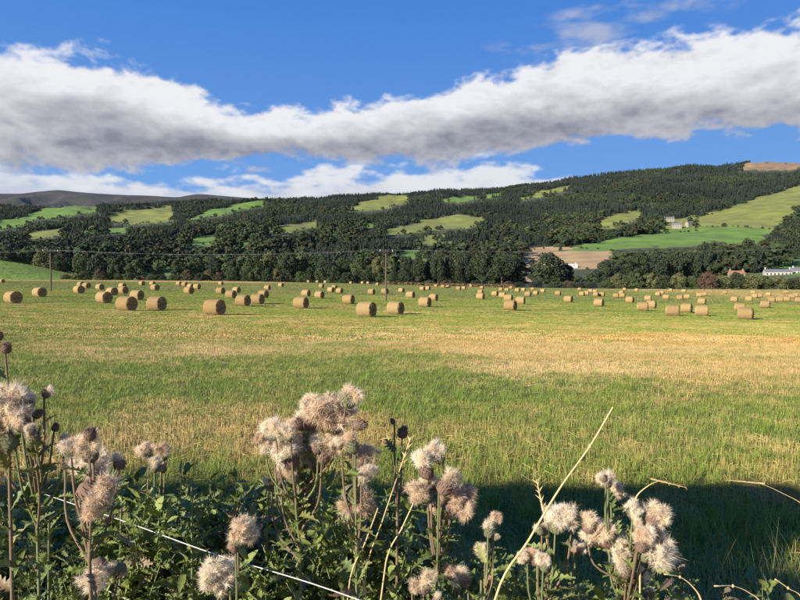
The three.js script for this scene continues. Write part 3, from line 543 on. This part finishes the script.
{
  const r = rngOf(600), m = new THREE.Matrix4(), q = new THREE.Quaternion(), Y = V(0, 1, 0), c = new THREE.Color();
  const zones = [[1.3, 4, 330, 0.9], [4, 9, 330, 0.85], [9, 22, 170, 0.9], [22, 60, 48, 1.35], [60, 115, 14, 2.0], [115, 288, 3.2, 4.0]];
  const green = [tuft(1, 15, 0.06, 0.15, 0.0045, 0.6), tuft(2, 15, 0.07, 0.12, 0.0045, 0.9), tuft(3, 13, 0.05, 0.18, 0.004, 0.5)], straw = [strawLitter(4), strawLitter(5), strawLitter(6)];
  const farGreen = [tuft(11, 22, 0.10, 0.095, 0.011, 0.6)], farStraw = [tuft(12, 20, 0.11, 0.085, 0.010, 0.25)];
  const G = [[], [], []], S = [[], [], []], FG = [], FS = [];
  for (const [a, b, dens, size] of zones) {
    const n = Math.round(1.5 * (b * b - a * a) / 2 * dens);
    for (let i = 0; i < n; i++) {
      const D = Math.sqrt(lerp(a * a, b * b, r())), x = (r() * 2 - 1) * 0.75 * D + (r() - 0.5) * 0.8, [g] = cover(x, D), rr = r(), isG = r() < 0.10 + 0.82 * smooth(-0.05, 1.0, g), k = size * (0.7 + 0.6 * r()), tall = r();
      coverColor(x, D, rr, c);
      if (D < 22) { if (isG) c.lerp(rgb(0.12, 0.21, 0.022), 0.5); else c.lerp(rgb(0.47, 0.34, 0.145), 0.5); }
      const hy = (D < 22 ? lerp(0.8, 0.5, smooth(4, 9, D)) : 0.55) * k * (0.7 + 0.6 * tall) * (D > 115 ? 0.29 : D > 60 ? 0.56 : D > 22 ? 0.8 : 1);
      m.compose(V(x, fieldH(x, D), -D), q.setFromAxisAngle(Y, r() * 6.28), V(k, hy, k));
      const e = [m.clone(), c.clone()];
      if (D < 22) (isG ? G : S)[i % 3].push(e); else (isG ? FG : FS).push(e);
    }
  }
  G.forEach((l, i) => stuff('field_grass', ['fresh grass regrowing through the near stubble', 'short bent grass between the near stubble rows', 'upright grass tufts in the near field'][i], 'grass', green[i], grassMat, l));
  S.forEach((l, i) => stuff('stubble', ['cut straw stubble standing in the near field', 'loose straw lying over the near stubble', 'pale stubble stalks in the near field'][i], 'stubble', straw[i], strawMat, l));
  stuff('field_grass', 'green regrowth over the far part of the hayfield', 'grass', farGreen[0], grassMat, FG);
  stuff('stubble', 'pale straw stubble over the far part of the hayfield', 'stubble', farStraw[0], strawMat, FS);
  // grass on the bright rise at the end of the field
  const rise = [];
  for (let i = 0; i < 16000; i++) { const D = Math.sqrt(lerp(291 ** 2, 440 ** 2, r())), px = lerp(-60, 215, r()), x = (px - 400) / F * D, k = 6 * (0.7 + 0.6 * r()); m.compose(V(x, groundH(x, D), -D), q.setFromAxisAngle(Y, r() * 6.28), V(k, 2.0, k)); rise.push([m.clone(), rgb(0.16 + 0.03 * r(), 0.255, 0.03)]); }
  stuff('pasture_grass', 'bright green grass on the rise behind the field end', 'grass', farGreen[0], grassMat, rise);
  console.log('grass', [...G, ...S, FG, FS].map((l) => l.length).join(' '));
}

// ---------------------------------------------------------------- the weedy verge in front
function lobedLeaf(seed, lobes, width, curl) {             // a thistle leaf of length 1 along +z, cut into spiny lobes
  const r = rngOf(seed), pos = [], idx = [], n = lobes * 2;
  for (let i = 0; i <= n; i++) {
    const t = i / n, w = width * Math.sin(Math.PI * Math.pow(clamp(t * 0.92 + 0.08), 0.8)) * (i % 2 ? 1.25 + 0.3 * r() : 0.42) + 0.006, y = -curl * t * t + 0.03 * n2(t * 3, seed), fwd = i % 2 ? 0.05 : 0;
    pos.push(0, y, t, -w, y + w * 0.45 + 0.05 * (r() - 0.5), t + fwd, w, y + w * 0.45 + 0.05 * (r() - 0.5), t + fwd);
  }
  for (let i = 0; i < n; i++) { const a = i * 3, b = a + 3; idx.push(a, a + 1, b, a + 1, b + 1, b, a, b, a + 2, a + 2, b, b + 2); }
  return geoOf(pos, idx);
}
const leaves = [lobedLeaf(1, 6, 0.17, 0.25), lobedLeaf(2, 7, 0.14, 0.45), lobedLeaf(3, 5, 0.2, 0.15), lobedLeaf(4, 6, 0.16, 0.7)];
function ovalLeaf(seed) {                                   // a toothed oval leaf of length 1, folded along its midrib and curled
  const r = rngOf(seed), pos = [], idx = [], n = 12;
  for (let i = 0; i <= n; i++) { const t = i / n, w = 0.24 * Math.pow(Math.sin(Math.PI * clamp(t * 0.94 + 0.06)), 0.75) * (i % 2 ? 1.08 : 0.92) + 0.004, y = -0.35 * t * t + 0.03 * r(); pos.push(0, y, t, -w, y + w * 0.35 + 0.03 * r(), t, w, y + w * 0.35 + 0.03 * r(), t); }
  for (let i = 0; i < n; i++) { const a = i * 3, b = a + 3; idx.push(a, a + 1, b, a + 1, b + 1, b, a, b, a + 2, a + 2, b, b + 2); }
  return geoOf(pos, idx);
}
const ovals = [ovalLeaf(1), ovalLeaf(2)];
const leafMats = [[0.135, 0.18, 0.035], [0.17, 0.215, 0.045], [0.10, 0.145, 0.03], [0.20, 0.205, 0.055], [0.20, 0.13, 0.06]].map((c) => new THREE.MeshPhysicalMaterial({ color: rgb(...c), roughness: 0.6, side: THREE.DoubleSide, transmission: 0.25, thickness: 0 }));
const stemMat = std({ color: rgb(0.13, 0.15, 0.06), roughness: 0.8 }), brownStem = std({ color: rgb(0.16, 0.11, 0.07), roughness: 0.85 });
// seed heads: the cup of bracts stands on y = 0 and opens upward
function cupGeo(seed) {
  const r = rngOf(seed), cup = new THREE.LatheGeometry([[0.0015, 0], [0.0065, 0.002], [0.0092, 0.007], [0.0088, 0.013], [0.0068, 0.018], [0.0066, 0.0175], [0.004, 0.014]].map((p) => new THREE.Vector2(...p)), 12), parts = [cup.deleteAttribute('uv')];
  const pos = [], idx = [];
  for (let i = 0; i < 46; i++) { const a = i * 2.4, y = 0.002 + 0.015 * i / 46, q = 0.009 - 0.0025 * Math.abs(i / 46 - 0.45), k = pos.length / 3, c = Math.cos(a), s = Math.sin(a), L = 0.005 + 0.003 * r(), w = 0.0013; pos.push(c * q - s * w, y, s * q + c * w, c * q + s * w, y, s * q - c * w, c * (q + L * 0.45), y + L, s * (q + L * 0.45)); idx.push(k, k + 1, k + 2); }
  parts.push(geoOf(pos, idx));
  return mergeGeometries(parts);
}
function pappusGeo(seed, burst, n) {                        // silky down: many small tufts of hair that crowd, part and tangle; reaches about 0.03 from the cup
  const r = rngOf(seed), pos = [], idx = [], col = [], tufts = Math.round(90 + 90 * burst), per = Math.floor(n / tufts), lumps = [], wind = V(r() - 0.5, -0.3 * r(), r() - 0.5).normalize();
  for (let i = 0; i < 4; i++) { const a = i * 2.1 + r() * 2, o = burst * (0.3 + 0.9 * r()); lumps.push(V(Math.sin(o) * Math.cos(a), Math.cos(o), Math.sin(o) * Math.sin(a))); }
  for (let t = 0; t < tufts; t++) {
    const open = burst * Math.sqrt(r()) * 1.9, a = t * 2.4 + r(), d = V(Math.sin(open) * Math.cos(a), Math.cos(open), Math.sin(open) * Math.sin(a)).addScaledVector(lumps[t % 4], 0.8).normalize();
    const root = V(0, 0.012, 0).addScaledVector(d, 0.018 * Math.sqrt(r()) * (0.45 + 0.55 * burst)), reach = 0.0062 + 0.006 * r() * r(), tone = 0.52 + 0.5 * Math.sqrt(r()), warm = r(), flow = V(r() - 0.5, r() - 0.6, r() - 0.5).multiplyScalar(1.3).addScaledVector(wind, 0.9);
    root.add(V(n3(root.x * 90, root.y * 90, seed), n3(root.y * 90, root.z * 90, seed + 7), n3(root.z * 90, root.x * 90, seed + 13)).multiplyScalar(0.0065 * (0.4 + burst)));
    for (let i = 0; i < per; i++) {
      const e = d.clone().multiplyScalar(0.5).add(V(r() - 0.5, r() - 0.5, r() - 0.5).multiplyScalar(2.6)).addScaledVector(flow, 0.5).normalize(), L = reach * (0.5 + 0.75 * r()), w = 0.00022 + 0.0001 * r(), side = V(r() - 0.5, r() - 0.5, r() - 0.5).cross(e).normalize(), k = pos.length / 3, tip = root.clone().addScaledVector(e, L), back = root.clone().addScaledVector(e, -L * 0.15);
      pos.push(back.x + side.x * w, back.y + side.y * w, back.z + side.z * w, back.x - side.x * w, back.y - side.y * w, back.z - side.z * w, tip.x, tip.y, tip.z);
      for (let q = 0; q < 3; q++) col.push(tone, tone * lerp(0.88, 1, warm), tone * lerp(0.74, 0.98, warm));
      idx.push(k, k + 1, k + 2);
    }
  }
  return geoOf(pos, idx, col);
}
const cups = [cupGeo(1), cupGeo(2)], downs = { tight: [pappusGeo(11, 0.25, 3500), pappusGeo(12, 0.34, 3800)], open: [pappusGeo(21, 0.62, 7000), pappusGeo(22, 0.72, 7500), pappusGeo(23, 0.52, 6500), pappusGeo(24, 0.8, 7500)], burst: [pappusGeo(31, 1.0, 11000), pappusGeo(32, 0.9, 11000), pappusGeo(33, 0.95, 11000)] };
const downMat = new THREE.MeshPhysicalMaterial({ vertexColors: true, color: rgb(0.92, 0.80, 0.64), roughness: 1, side: THREE.DoubleSide, transmission: 0.4, thickness: 0 });
const downMats = [[0.96, 0.86, 0.70], [0.96, 0.90, 0.78], [0.84, 0.70, 0.54]].map((c) => { const m = downMat.clone(); m.color.setRGB(...c); return m; });
const dullDown = std({ vertexColors: true, color: rgb(0.34, 0.26, 0.21), roughness: 1 });
const cupMat = std({ color: rgb(0.15, 0.095, 0.07) }), cupGreen = std({ color: rgb(0.13, 0.13, 0.07) });
const rT = rngOf(700), NEAR = 0.74;                     // the plants stand close to the lens
function addLeaf(parent, p, heading, pitch, len, oval) {
  const l = mesh('leaf', oval ? ovals[Math.floor(rT() * 2)] : leaves[Math.floor(rT() * 4)], leafMats[rT() < 0.07 ? 4 : Math.floor(rT() * 4)], parent); l.position.copy(p); l.rotation.set(-pitch - 0.9 * (rT() - 0.3), heading, (rT() - 0.5) * 2.0, 'YXZ'); l.scale.setScalar(len); return l;
}
function thistle(label, basePx, D0, heads, opt = {}) {
  const D = D0 * NEAR;
  const base = at(basePx, 600, D), gx = base.x, origin = V(gx, fieldH(gx, D) - 0.005, -D), g = thing('thistle', label, 'thistle', 'seeding thistles along the verge', origin);
  const pts = heads.map(([px, py, r, type, lean = 0, dd = 0]) => ({ p: at(px, py, D + dd + (rT() - 0.5) * 0.07).sub(origin), r: r * D / F, type, lean }));
  for (const h of [...pts]) if (h.type !== 'dark' && h.r > 0.009 && rT() < 0.75) { const a = rT() * 6.28; pts.push({ p: h.p.clone().add(V(Math.cos(a) * h.r * 1.1, Math.sin(a) * h.r * 0.7, (rT() - 0.5) * 0.03)), r: h.r * (0.5 + 0.35 * rT()), type: rT() < 0.3 ? 'tight' : 'open', lean: h.lean + (rT() - 0.5) * 1.6 }); }
  const topY = Math.max(...pts.map((h) => h.p.y)), cx = pts.reduce((s, h) => s + h.p.x, 0) / pts.length, apex = V(cx, topY - 0.07, 0), stemPts = [V(0, 0, 0), V(cx * 0.25 + 0.01, topY * 0.4, 0.01), V(cx * 0.8, topY * 0.75, -0.01), apex], curve = new THREE.CatmullRomCurve3(stemPts);
  mesh('stem', tube(stemPts, 0.0036, 0.0016, 7, 18), opt.dry ? brownStem : stemMat, g);
  pts.forEach((h, i) => {
    const up = V(Math.sin(h.lean), Math.cos(h.lean), 0.25 * (rT() - 0.3)).normalize(), size = h.r / 0.0178, foot = h.p.clone().addScaledVector(up, -0.018 * size), t0 = clamp((foot.y - 0.035 - 0.07 * rT()) / topY, 0.1, 0.97), s = curve.getPoint(t0), b = s.clone().lerp(foot, 0.55).add(V((foot.x - s.x) * 0.25, -0.01, 0));
    mesh('branch', tube([s, b, foot], 0.0015, 0.0011, 6, 8), rT() < 0.5 || opt.dry ? brownStem : stemMat, g);
    const hd = mesh('seed_head', cups[i % 2], rT() < 0.6 ? cupMat : cupGreen, g); hd.position.copy(foot); hd.quaternion.setFromUnitVectors(V(0, 1, 0), up); hd.rotateY(rT() * 6.28); hd.scale.setScalar(size);
    if (h.type !== 'dark') { const d = mesh('pappus', downs[h.type][Math.floor(rT() * downs[h.type].length)], downMats[Math.floor(rT() * 3)], hd); d.scale.set(0.8 + 0.5 * rT(), 0.85 + 0.35 * rT(), 0.8 + 0.5 * rT()); d.rotation.set((rT() - 0.5) * 0.5, 0, (rT() - 0.5) * 0.5); } else mesh('pappus', downs.tight[i % 2], dullDown, hd).scale.set(0.95, 0.9, 0.95);
    for (let k = 0; k < 3; k++) addLeaf(g, s.clone().lerp(foot, 0.1 + 0.3 * k), rT() * 6.28, 0.5, 0.014 + 0.018 * rT());
  });
  const n = Math.round((opt.leaves ?? 14) * 1.7);
  for (let i = 0; i < n; i++) { const t = 0.5 + 0.46 * i / n, p = curve.getPoint(t); addLeaf(g, p, i * 2.4 + rT(), 0.2 + 0.6 * rT(), (0.062 - 0.034 * t) * (0.7 + 0.6 * rT())); }
  return g;
}
thistle('thistle at the frame edge topped by one huge cream tuft', 22, 0.92, [[12, 404, 20, 'burst', -0.3], [-12, 412, 18, 'burst', -0.5], [30, 398, 11, 'open', 0.4], [48, 391, 8, 'tight', 0.6], [4, 437, 16, 'open', -0.8], [34, 434, 12, 'tight', 0.1], [67, 438, 11, 'tight', 0.2], [40, 412, 8, 'dark', 0.8], [56, 425, 7, 'dark', 0.3]], { leaves: 18 });
thistle('thin thistle with down piled in a tall cream column', 96, 0.84, [[91, 430, 11, 'dark', 0.2], [88, 449, 15, 'open', -0.3], [97, 468, 18, 'burst', 0.5], [97, 497, 21, 'burst', 2.2], [64, 464, 6, 'dark', -0.2], [104, 572, 17, 'open', 2.4]], { leaves: 5, dry: true });
thistle('small thistle bearing a pair of tan heads side by side', 158, 1.15, [[147, 452, 9, 'open', -0.2], [164, 453, 9, 'open', 0.3], [155, 464, 9, 'open', 0.1]], { leaves: 10 });
thistle('bushy thistle crowded with cream tufts, largest of the verge', 312, 1.0, [[350, 394, 15, 'open', 0.3], [336, 415, 23, 'burst', 0.4], [312, 404, 14, 'open', -0.2], [294, 421, 12, 'tight', -0.9], [272, 428, 13, 'open', -0.3], [268, 443, 10, 'open', -0.6], [298, 438, 20, 'burst', -0.2], [288, 455, 15, 'open', -0.4], [326, 450, 14, 'open', 0.3], [306, 456, 13, 'open', 0.1], [292, 473, 11, 'open', -0.3], [318, 470, 9, 'dark', 0.2], [268, 483, 9, 'tight', -0.4], [300, 490, 9, 'tight', 0.1]], { leaves: 24 });
thistle('thistle with a bright drooping tuft below a dark bud', 356, 0.98, [[364, 424, 11, 'dark', 1.4], [350, 441, 13, 'open', -0.4], [364, 456, 14, 'open', 0.3], [366, 474, 12, 'open', 0.4], [355, 501, 18, 'burst', 2.6]], { leaves: 18 });
thistle('lone dark closed thistle head on a bent twig', 395, 1.1, [[403, 429, 10, 'dark', 0.1], [392, 420, 5, 'dark', -0.5]], { leaves: 9, dry: true });
thistle('thistle with four pale tufts in front of the shadow edge', 432, 0.98, [[425, 465, 14, 'open', -0.2], [421, 492, 13, 'open', -0.9], [450, 482, 15, 'open', 0.8], [457, 500, 15, 'burst', 0.5], [443, 513, 13, 'open', 0.1]], { leaves: 14 });
thistle('thistle with three small tufts stepping down toward us', 474, 0.95, [[490, 528, 10, 'open', 0.2], [498, 536, 6, 'tight', 0.9], [484, 551, 11, 'open', -0.1], [462, 576, 13, 'open', -0.5]], { leaves: 8 });
thistle('low grey thistle head sunk in shade', 424, 0.9, [[425, 580, 15, 'open', 0.1], [438, 597, 9, 'tight', 0.4]], { leaves: 8, dry: true });
thistle('thistle with spread-out ragged heads beside the long straw stalk', 560, 1.0, [[558, 519, 15, 'burst', 0.2], [544, 530, 9, 'tight', -0.5], [533, 556, 10, 'open', -0.4], [546, 563, 9, 'open', 0.3], [579, 549, 8, 'open', 0.5]], { leaves: 10 });
thistle('tall bunched thistle standing before the dark shade', 622, 0.98, [[606, 478, 10, 'open', -0.2], [613, 492, 11, 'open', 0.2], [602, 530, 19, 'burst', -0.4], [616, 540, 12, 'open', 0.1], [632, 508, 10, 'open', -0.1], [656, 518, 14, 'open', 0.8], [641, 525, 10, 'tight', 0.2], [649, 547, 16, 'burst', 0.5], [634, 548, 11, 'open', 0.2], [624, 564, 14, 'open', -0.2], [638, 576, 12, 'open', 0.3], [652, 591, 8, 'tight', 0.4]], { leaves: 16 });
thistle('short thistle with two round tan puffs near the bottom edge', 226, 0.9, [[239, 534, 14, 'burst', 0.1], [219, 573, 18, 'burst', -0.1]], { leaves: 9 });
thistle('dark spent thistle heads jutting in at the frame edge', -14, 0.9, [[-1, 333, 8, 'dark', 0.1], [7, 345, 9, 'dark', 0.3]], { leaves: 12, dry: true });
// leafy weeds that fill the bank between the thistles
const weedTop = (px) => table([-80, 0, 60, 120, 200, 260, 330, 400, 440, 480, 560, 620, 680, 760, 880], [520, 512, 505, 492, 482, 486, 492, 500, 528, 556, 566, 566, 585, 605, 612], px);
{
  const count = {};
  [[-30, 1.1], [14, 1.35], [42, 1.05], [74, 1.4], [112, 1.15], [136, 1.5], [172, 1.3], [198, 1.1], [226, 1.45], [252, 1.2], [282, 1.4], [330, 1.3], [352, 1.5], [384, 1.25], [412, 1.4], [452, 1.2], [518, 1.15], [588, 1.2], [660, 1.15]].forEach(([px, D0], i) => {
    const D = D0 * 0.72, top = at(px, weedTop(px) + 2 + 16 * rT(), D), origin = V(top.x, fieldH(top.x, D), -D), h = top.y - origin.y, near_ = ['the tufted thistle at the frame edge', 'the paired tan heads', 'the bushy cream thistle', 'the pale tufts by the shadow', 'the long straw stalk'][i < 5 ? 0 : i < 9 ? 1 : i < 13 ? 2 : i < 16 ? 3 : 4], n = count[near_] = (count[near_] ?? -1) + 1;
    const g = thing('leafy_weed', `leafy green weed without flowers near ${near_}, ${ordinal(n)} counted rightward`, 'weed', 'leafy weeds of the verge', origin), pts = [V(0, 0, 0), V(0.02 * (rT() - 0.5), h * 0.5, 0.02), V(0.06 * (rT() - 0.5), h, 0.04 * (rT() - 0.5))], c = new THREE.CatmullRomCurve3(pts);
    mesh('stem', tube(pts, 0.004, 0.0016, 6, 8), stemMat, g);
    for (let k = 0; k < 44; k++) { const t = 0.66 + 0.34 * k / 44; addLeaf(g, c.getPoint(t), k * 2.4 + rT(), 0.1 + 0.9 * rT(), (0.044 - 0.024 * t) * (0.7 + 0.7 * rT()), i % 2); }
  });
}
{ // undergrowth: sprigs of small leaves too many to count, and rank grass
  const r = rngOf(800), sprig = (seed, set = leaves) => { const q = rngOf(seed), parts = [tube([V(0, -0.1, 0), V(0.005, 0.05, 0), V(0.01, 0.16, 0.01)], 0.002, 0.001, 4, 4).deleteAttribute('normal')]; for (let i = 0; i < 11; i++) parts.push(set[i % set.length].clone().scale(0.045 + 0.03 * q(), 0.05, 0.045 + 0.03 * q())
.rotateZ((q() - 0.5) * 2.4).rotateX(0.3 - 1.6 * q()).rotateY(i * 2.4 + q()).translate(0, -0.08 + 0.023 * i, 0).deleteAttribute('normal')); const g = mergeGeometries(parts); g.computeVertexNormals(); return g; };
  const sp_ = [sprig(1), sprig(2, ovals)], lists = [[], []], m = new THREE.Matrix4(), q = new THREE.Quaternion(), e = new THREE.Euler();
  const mat = new THREE.MeshPhysicalMaterial({ roughness: 0.65, side: THREE.DoubleSide, transmission: 0.25, thickness: 0 });
  for (let i = 0; i < 15000; i++) {
    const px = lerp(-90, 880, Math.pow(r(), 1.35)), D = lerp(0.8, 1.35, r()), lim = at(px, weedTop(px) + 34 + 40 * n2(px * 0.028, D * 3) + 18 * n2(px * 0.09, D * 9), D), y = lim.y - 0.03 - 0.30 * Math.pow(r(), 1.5);
    if (y < 0.05 || r() < 0.35 + 0.3 * smooth(440, 560, px) || n3(lim.x * 9, y * 9, D * 9) < -0.05) continue;
    const s = 0.24 + 0.24 * r(); m.compose(V(lim.x, y, -D), q.setFromEuler(e.set((r() - 0.5) * 0.9, r() * 6.28, (r() - 0.5) * 0.9)), V(s, s, s));
    const k = 0.75 + 0.5 * r(), dryness = r() < 0.08 ? 1 : 0; lists[i % 2].push([m.clone(), dryness ? rgb(0.22 * k, 0.17 * k, 0.08) : rgb(0.15 * k, 0.19 * k, 0.036)]);
  }
  stuff('weed_undergrowth', 'tangle of small green weed leaves filling the verge', 'undergrowth', sp_[0], mat, lists[0]);
  stuff('weed_undergrowth', 'tangle of spiny weed shoots between the thistles', 'undergrowth', sp_[1], mat, lists[1]);
  const tall = [tuft(41, 9, 0.05, 0.55, 0.0045, 0.55, 0.35), tuft(42, 8, 0.04, 0.6, 0.004, 0.8, 0.35)], gl = [[], []];
  for (let i = 0; i < 900; i++) { const D = lerp(1.15, 3.0, r()), px = lerp(-60, 880, r()), x = (px - 400) / F * D, s = (0.75 + 0.5 * r()) * (px > 400 ? 1 : 1.1) * lerp(1.25, 0.7, smooth(1.2, 2.6, D)); m.compose(V(x, fieldH(x, D), -D), q.setFromEuler(e.set(0, r() * 6.28, 0)), V(s, s, s)); const dry = r() < 0.25; gl[i % 2].push([m.clone(), dry ? rgb(0.36, 0.28, 0.13) : rgb(0.10 + 0.04 * r(), 0.175, 0.045)]); }
  gl.forEach((l, i) => stuff('verge_grass', ['rank green grass growing along the verge', 'long bending grass blades in the shade of the verge'][i], 'grass', tall[i], grassMat, l));
}
// dry grass stalks one can pick out
const strawStalk = std({ color: rgb(0.50, 0.37, 0.18), roughness: 0.6 });
function stalk(label, D0, pts, r0, r1, sheath) {
  const D = D0 * NEAR;
  const P = pts.map(([px, py, dd = 0]) => at(px, py, D + dd)), foot = P[P.length - 1], base = V(foot.x - 0.02, fieldH(foot.x, D), -D), g = thing('dry_grass_stalk', label, 'grass stalk', 'dry stalks along the verge', base);
  mesh('stalk', tube([V(0, -0.01, 0), ...P.reverse().map((p) => p.sub(base))], r0, r1, 6, 30), strawStalk, g);
  const end = P[P.length - 1], pre = P[P.length - 2], d = end.clone().sub(pre).normalize();
  if (sheath) { const ear = mesh('seed_ear', tube([end.clone().addScaledVector(d, -0.03), end.clone().addScaledVector(d, -0.01), end.clone().addScaledVector(d, 0.012)], sheath, sheath * 0.3, 6, 5), strawStalk, g); const pos = [], idx = []; for (let i = 0; i < 16; i++) { const a = i * 2.4, q = end.clone().addScaledVector(d, -0.028 + i * 0.0025), k = pos.length / 3; pos.push(q.x, q.y, q.z, q.x + d.x * 0.003, q.y + d.y * 0.003, q.z + d.z * 0.003, q.x + Math.cos(a) * 0.006 + d.x * 0.008, q.y + Math.sin(a) * 0.004 + d.y * 0.008, q.z + Math.sin(a) * 0.006 + d.z * 0.008); idx.push(k, k + 1, k + 2); } mesh('spikelet', geoOf(pos, idx), strawStalk, ear); }
  else mesh('node', new THREE.SphereGeometry(r0 * 0.98, 8, 6).scale(1, 1.4, 1).translate(...pre.toArray()), strawStalk, g);
}
stalk('long thick straw stalk slanting across the shadow edge', 0.85, [[613, 407], [590, 446], [560, 488], [530, 538], [495, 600]], 0.0016, 0.0009, 0);
stalk('thin pale stem rising past the dark thistle head', 1.0, [[409, 443], [398, 475], [382, 522], [365, 577]], 0.0011, 0.0007, 0.001);
stalk('short pale stem leaning before the pale tufted thistle', 1.0, [[414, 502], [402, 528], [386, 562]], 0.0014, 0.0009, 0);
stalk('short pale stem leaning beside the drooping bright tuft', 0.98, [[378, 508], [365, 543], [350, 580]], 0.0012, 0.0008, 0);
stalk('arched dry grass with its ear nodding over the bunched thistle', 0.95, [[676, 485], [660, 481], [645, 488], [635, 500], [640, 560]], 0.0012, 0.0007, 0.0011);
stalk('arched dry grass reaching in from the frame edge over the shade', 0.9, [[737, 481], [758, 483], [782, 493], [806, 508], [830, 560]], 0.0013, 0.0007, 0.0011);
stalk('low curled straw below the bunched thistle', 0.95, [[664, 574], [680, 577], [693, 587], [702, 604]], 0.0014, 0.001, 0);
stalk('low straw arch at the bottom of the shade', 0.95, [[714, 586], [733, 586], [748, 592], [762, 606]], 0.0015, 0.001, 0);
stalk('short straw slanting at the bottom corner', 0.95, [[775, 579], [788, 588], [803, 600]], 0.0014, 0.001, 0);
stalk('upright green-tipped stem left of the long straw', 1.0, [[538, 486], [543, 510], [548, 560]], 0.0009, 0.0007, 0.0016);
stalk('thin straw bent among the weeds beside the drooping tuft', 1.0, [[352, 545], [358, 565], [366, 600]], 0.0012, 0.0008, 0);
// white electric fence strands
{
  const wire = std({ color: rgb(0.50, 0.49, 0.46), roughness: 0.5 }), postMat = std({ color: rgb(0.70, 0.70, 0.68), roughness: 0.5 });
  const a = at(0, 467, 1.0), dir = at(404, 600, 0.579).sub(a), A = a.clone().addScaledVector(dir, -1.2), B = a.clone().addScaledVector(dir, 2.1); B.y = A.y = a.y;
  const g = thing('electric_fence', 'two white electric fence strands running through the weeds', 'fence', null, V(A.x, fieldH(A.x, -A.z), A.z));
  for (const drop of [0, 0.105]) { const pts = []; for (let i = 0; i <= 16; i++) { const t = i / 16; pts.push(A.clone().lerp(B, t).sub(g.position).add(V(0, -drop - 0.02 * Math.sin(t * Math.PI) + 0.002 * Math.sin(i * 2.7), 0))); } mesh('strand', tube(pts, 0.00065, 0.00065, 6, 90), wire, g); }
  for (const P of [A, B]) { const p = P.clone().sub(g.position), gy = fieldH(P.x, -P.z) - g.position.y; mesh('post', new THREE.CylinderGeometry(0.008, 0.008, p.y + 0.12 - gy + 0.1, 8).translate(p.x, (p.y + 0.12 + gy - 0.1) / 2, p.z), postMat, g); }
}
{ // clipped hedge on the far side of the lane, behind the camera: it shades the foot of the bank
  const r = rngOf(900), pos = [], idx = [], col = [], X0 = -22, X1 = -4.4, g = thing('roadside_hedge', 'clipped hedge across the lane behind the viewer, shading the field edge', 'hedge', null, V(0, fieldH(0, -2.4), 2.4)), topOf = (x) => 3.9 + 0.06 * n2(x * 0.9, 3) + 0.04 * n2(x * 3.1, 7);
  for (let i = 0; i < 26000; i++) { const x = lerp(X0, X1, r()), h = topOf(x), y = h * Math.sqrt(r()), z = (r() - 0.5) * 0.9, k = 0.7 + 0.6 * r(); pushQuad(pos, idx, col, V(x, y, z), V(r() - 0.5, r() - 0.2, r() - 0.5).normalize(), 0.035, 0.045, r() * 6.28, [k, k, k]); }
  mesh('foliage', geoOf(pos, idx, col), std({ vertexColors: true, color: rgb(0.07, 0.10, 0.03) }), g);
  const core = new THREE.BoxGeometry(X1 - X0, 1.9, 0.5, 60, 4, 1).translate((X0 + X1) / 2, 0.95, 0), p = core.attributes.position; for (let i = 0; i < p.count; i++) if (p.getY(i) > 1.8) p.setY(i, topOf(p.getX(i)) - 0.06); core.computeVertexNormals();
  mesh('twigs', core, std({ color: rgb(0.06, 0.05, 0.03) }), g);
}
console.log('verge');
renderer.render(scene, camera);
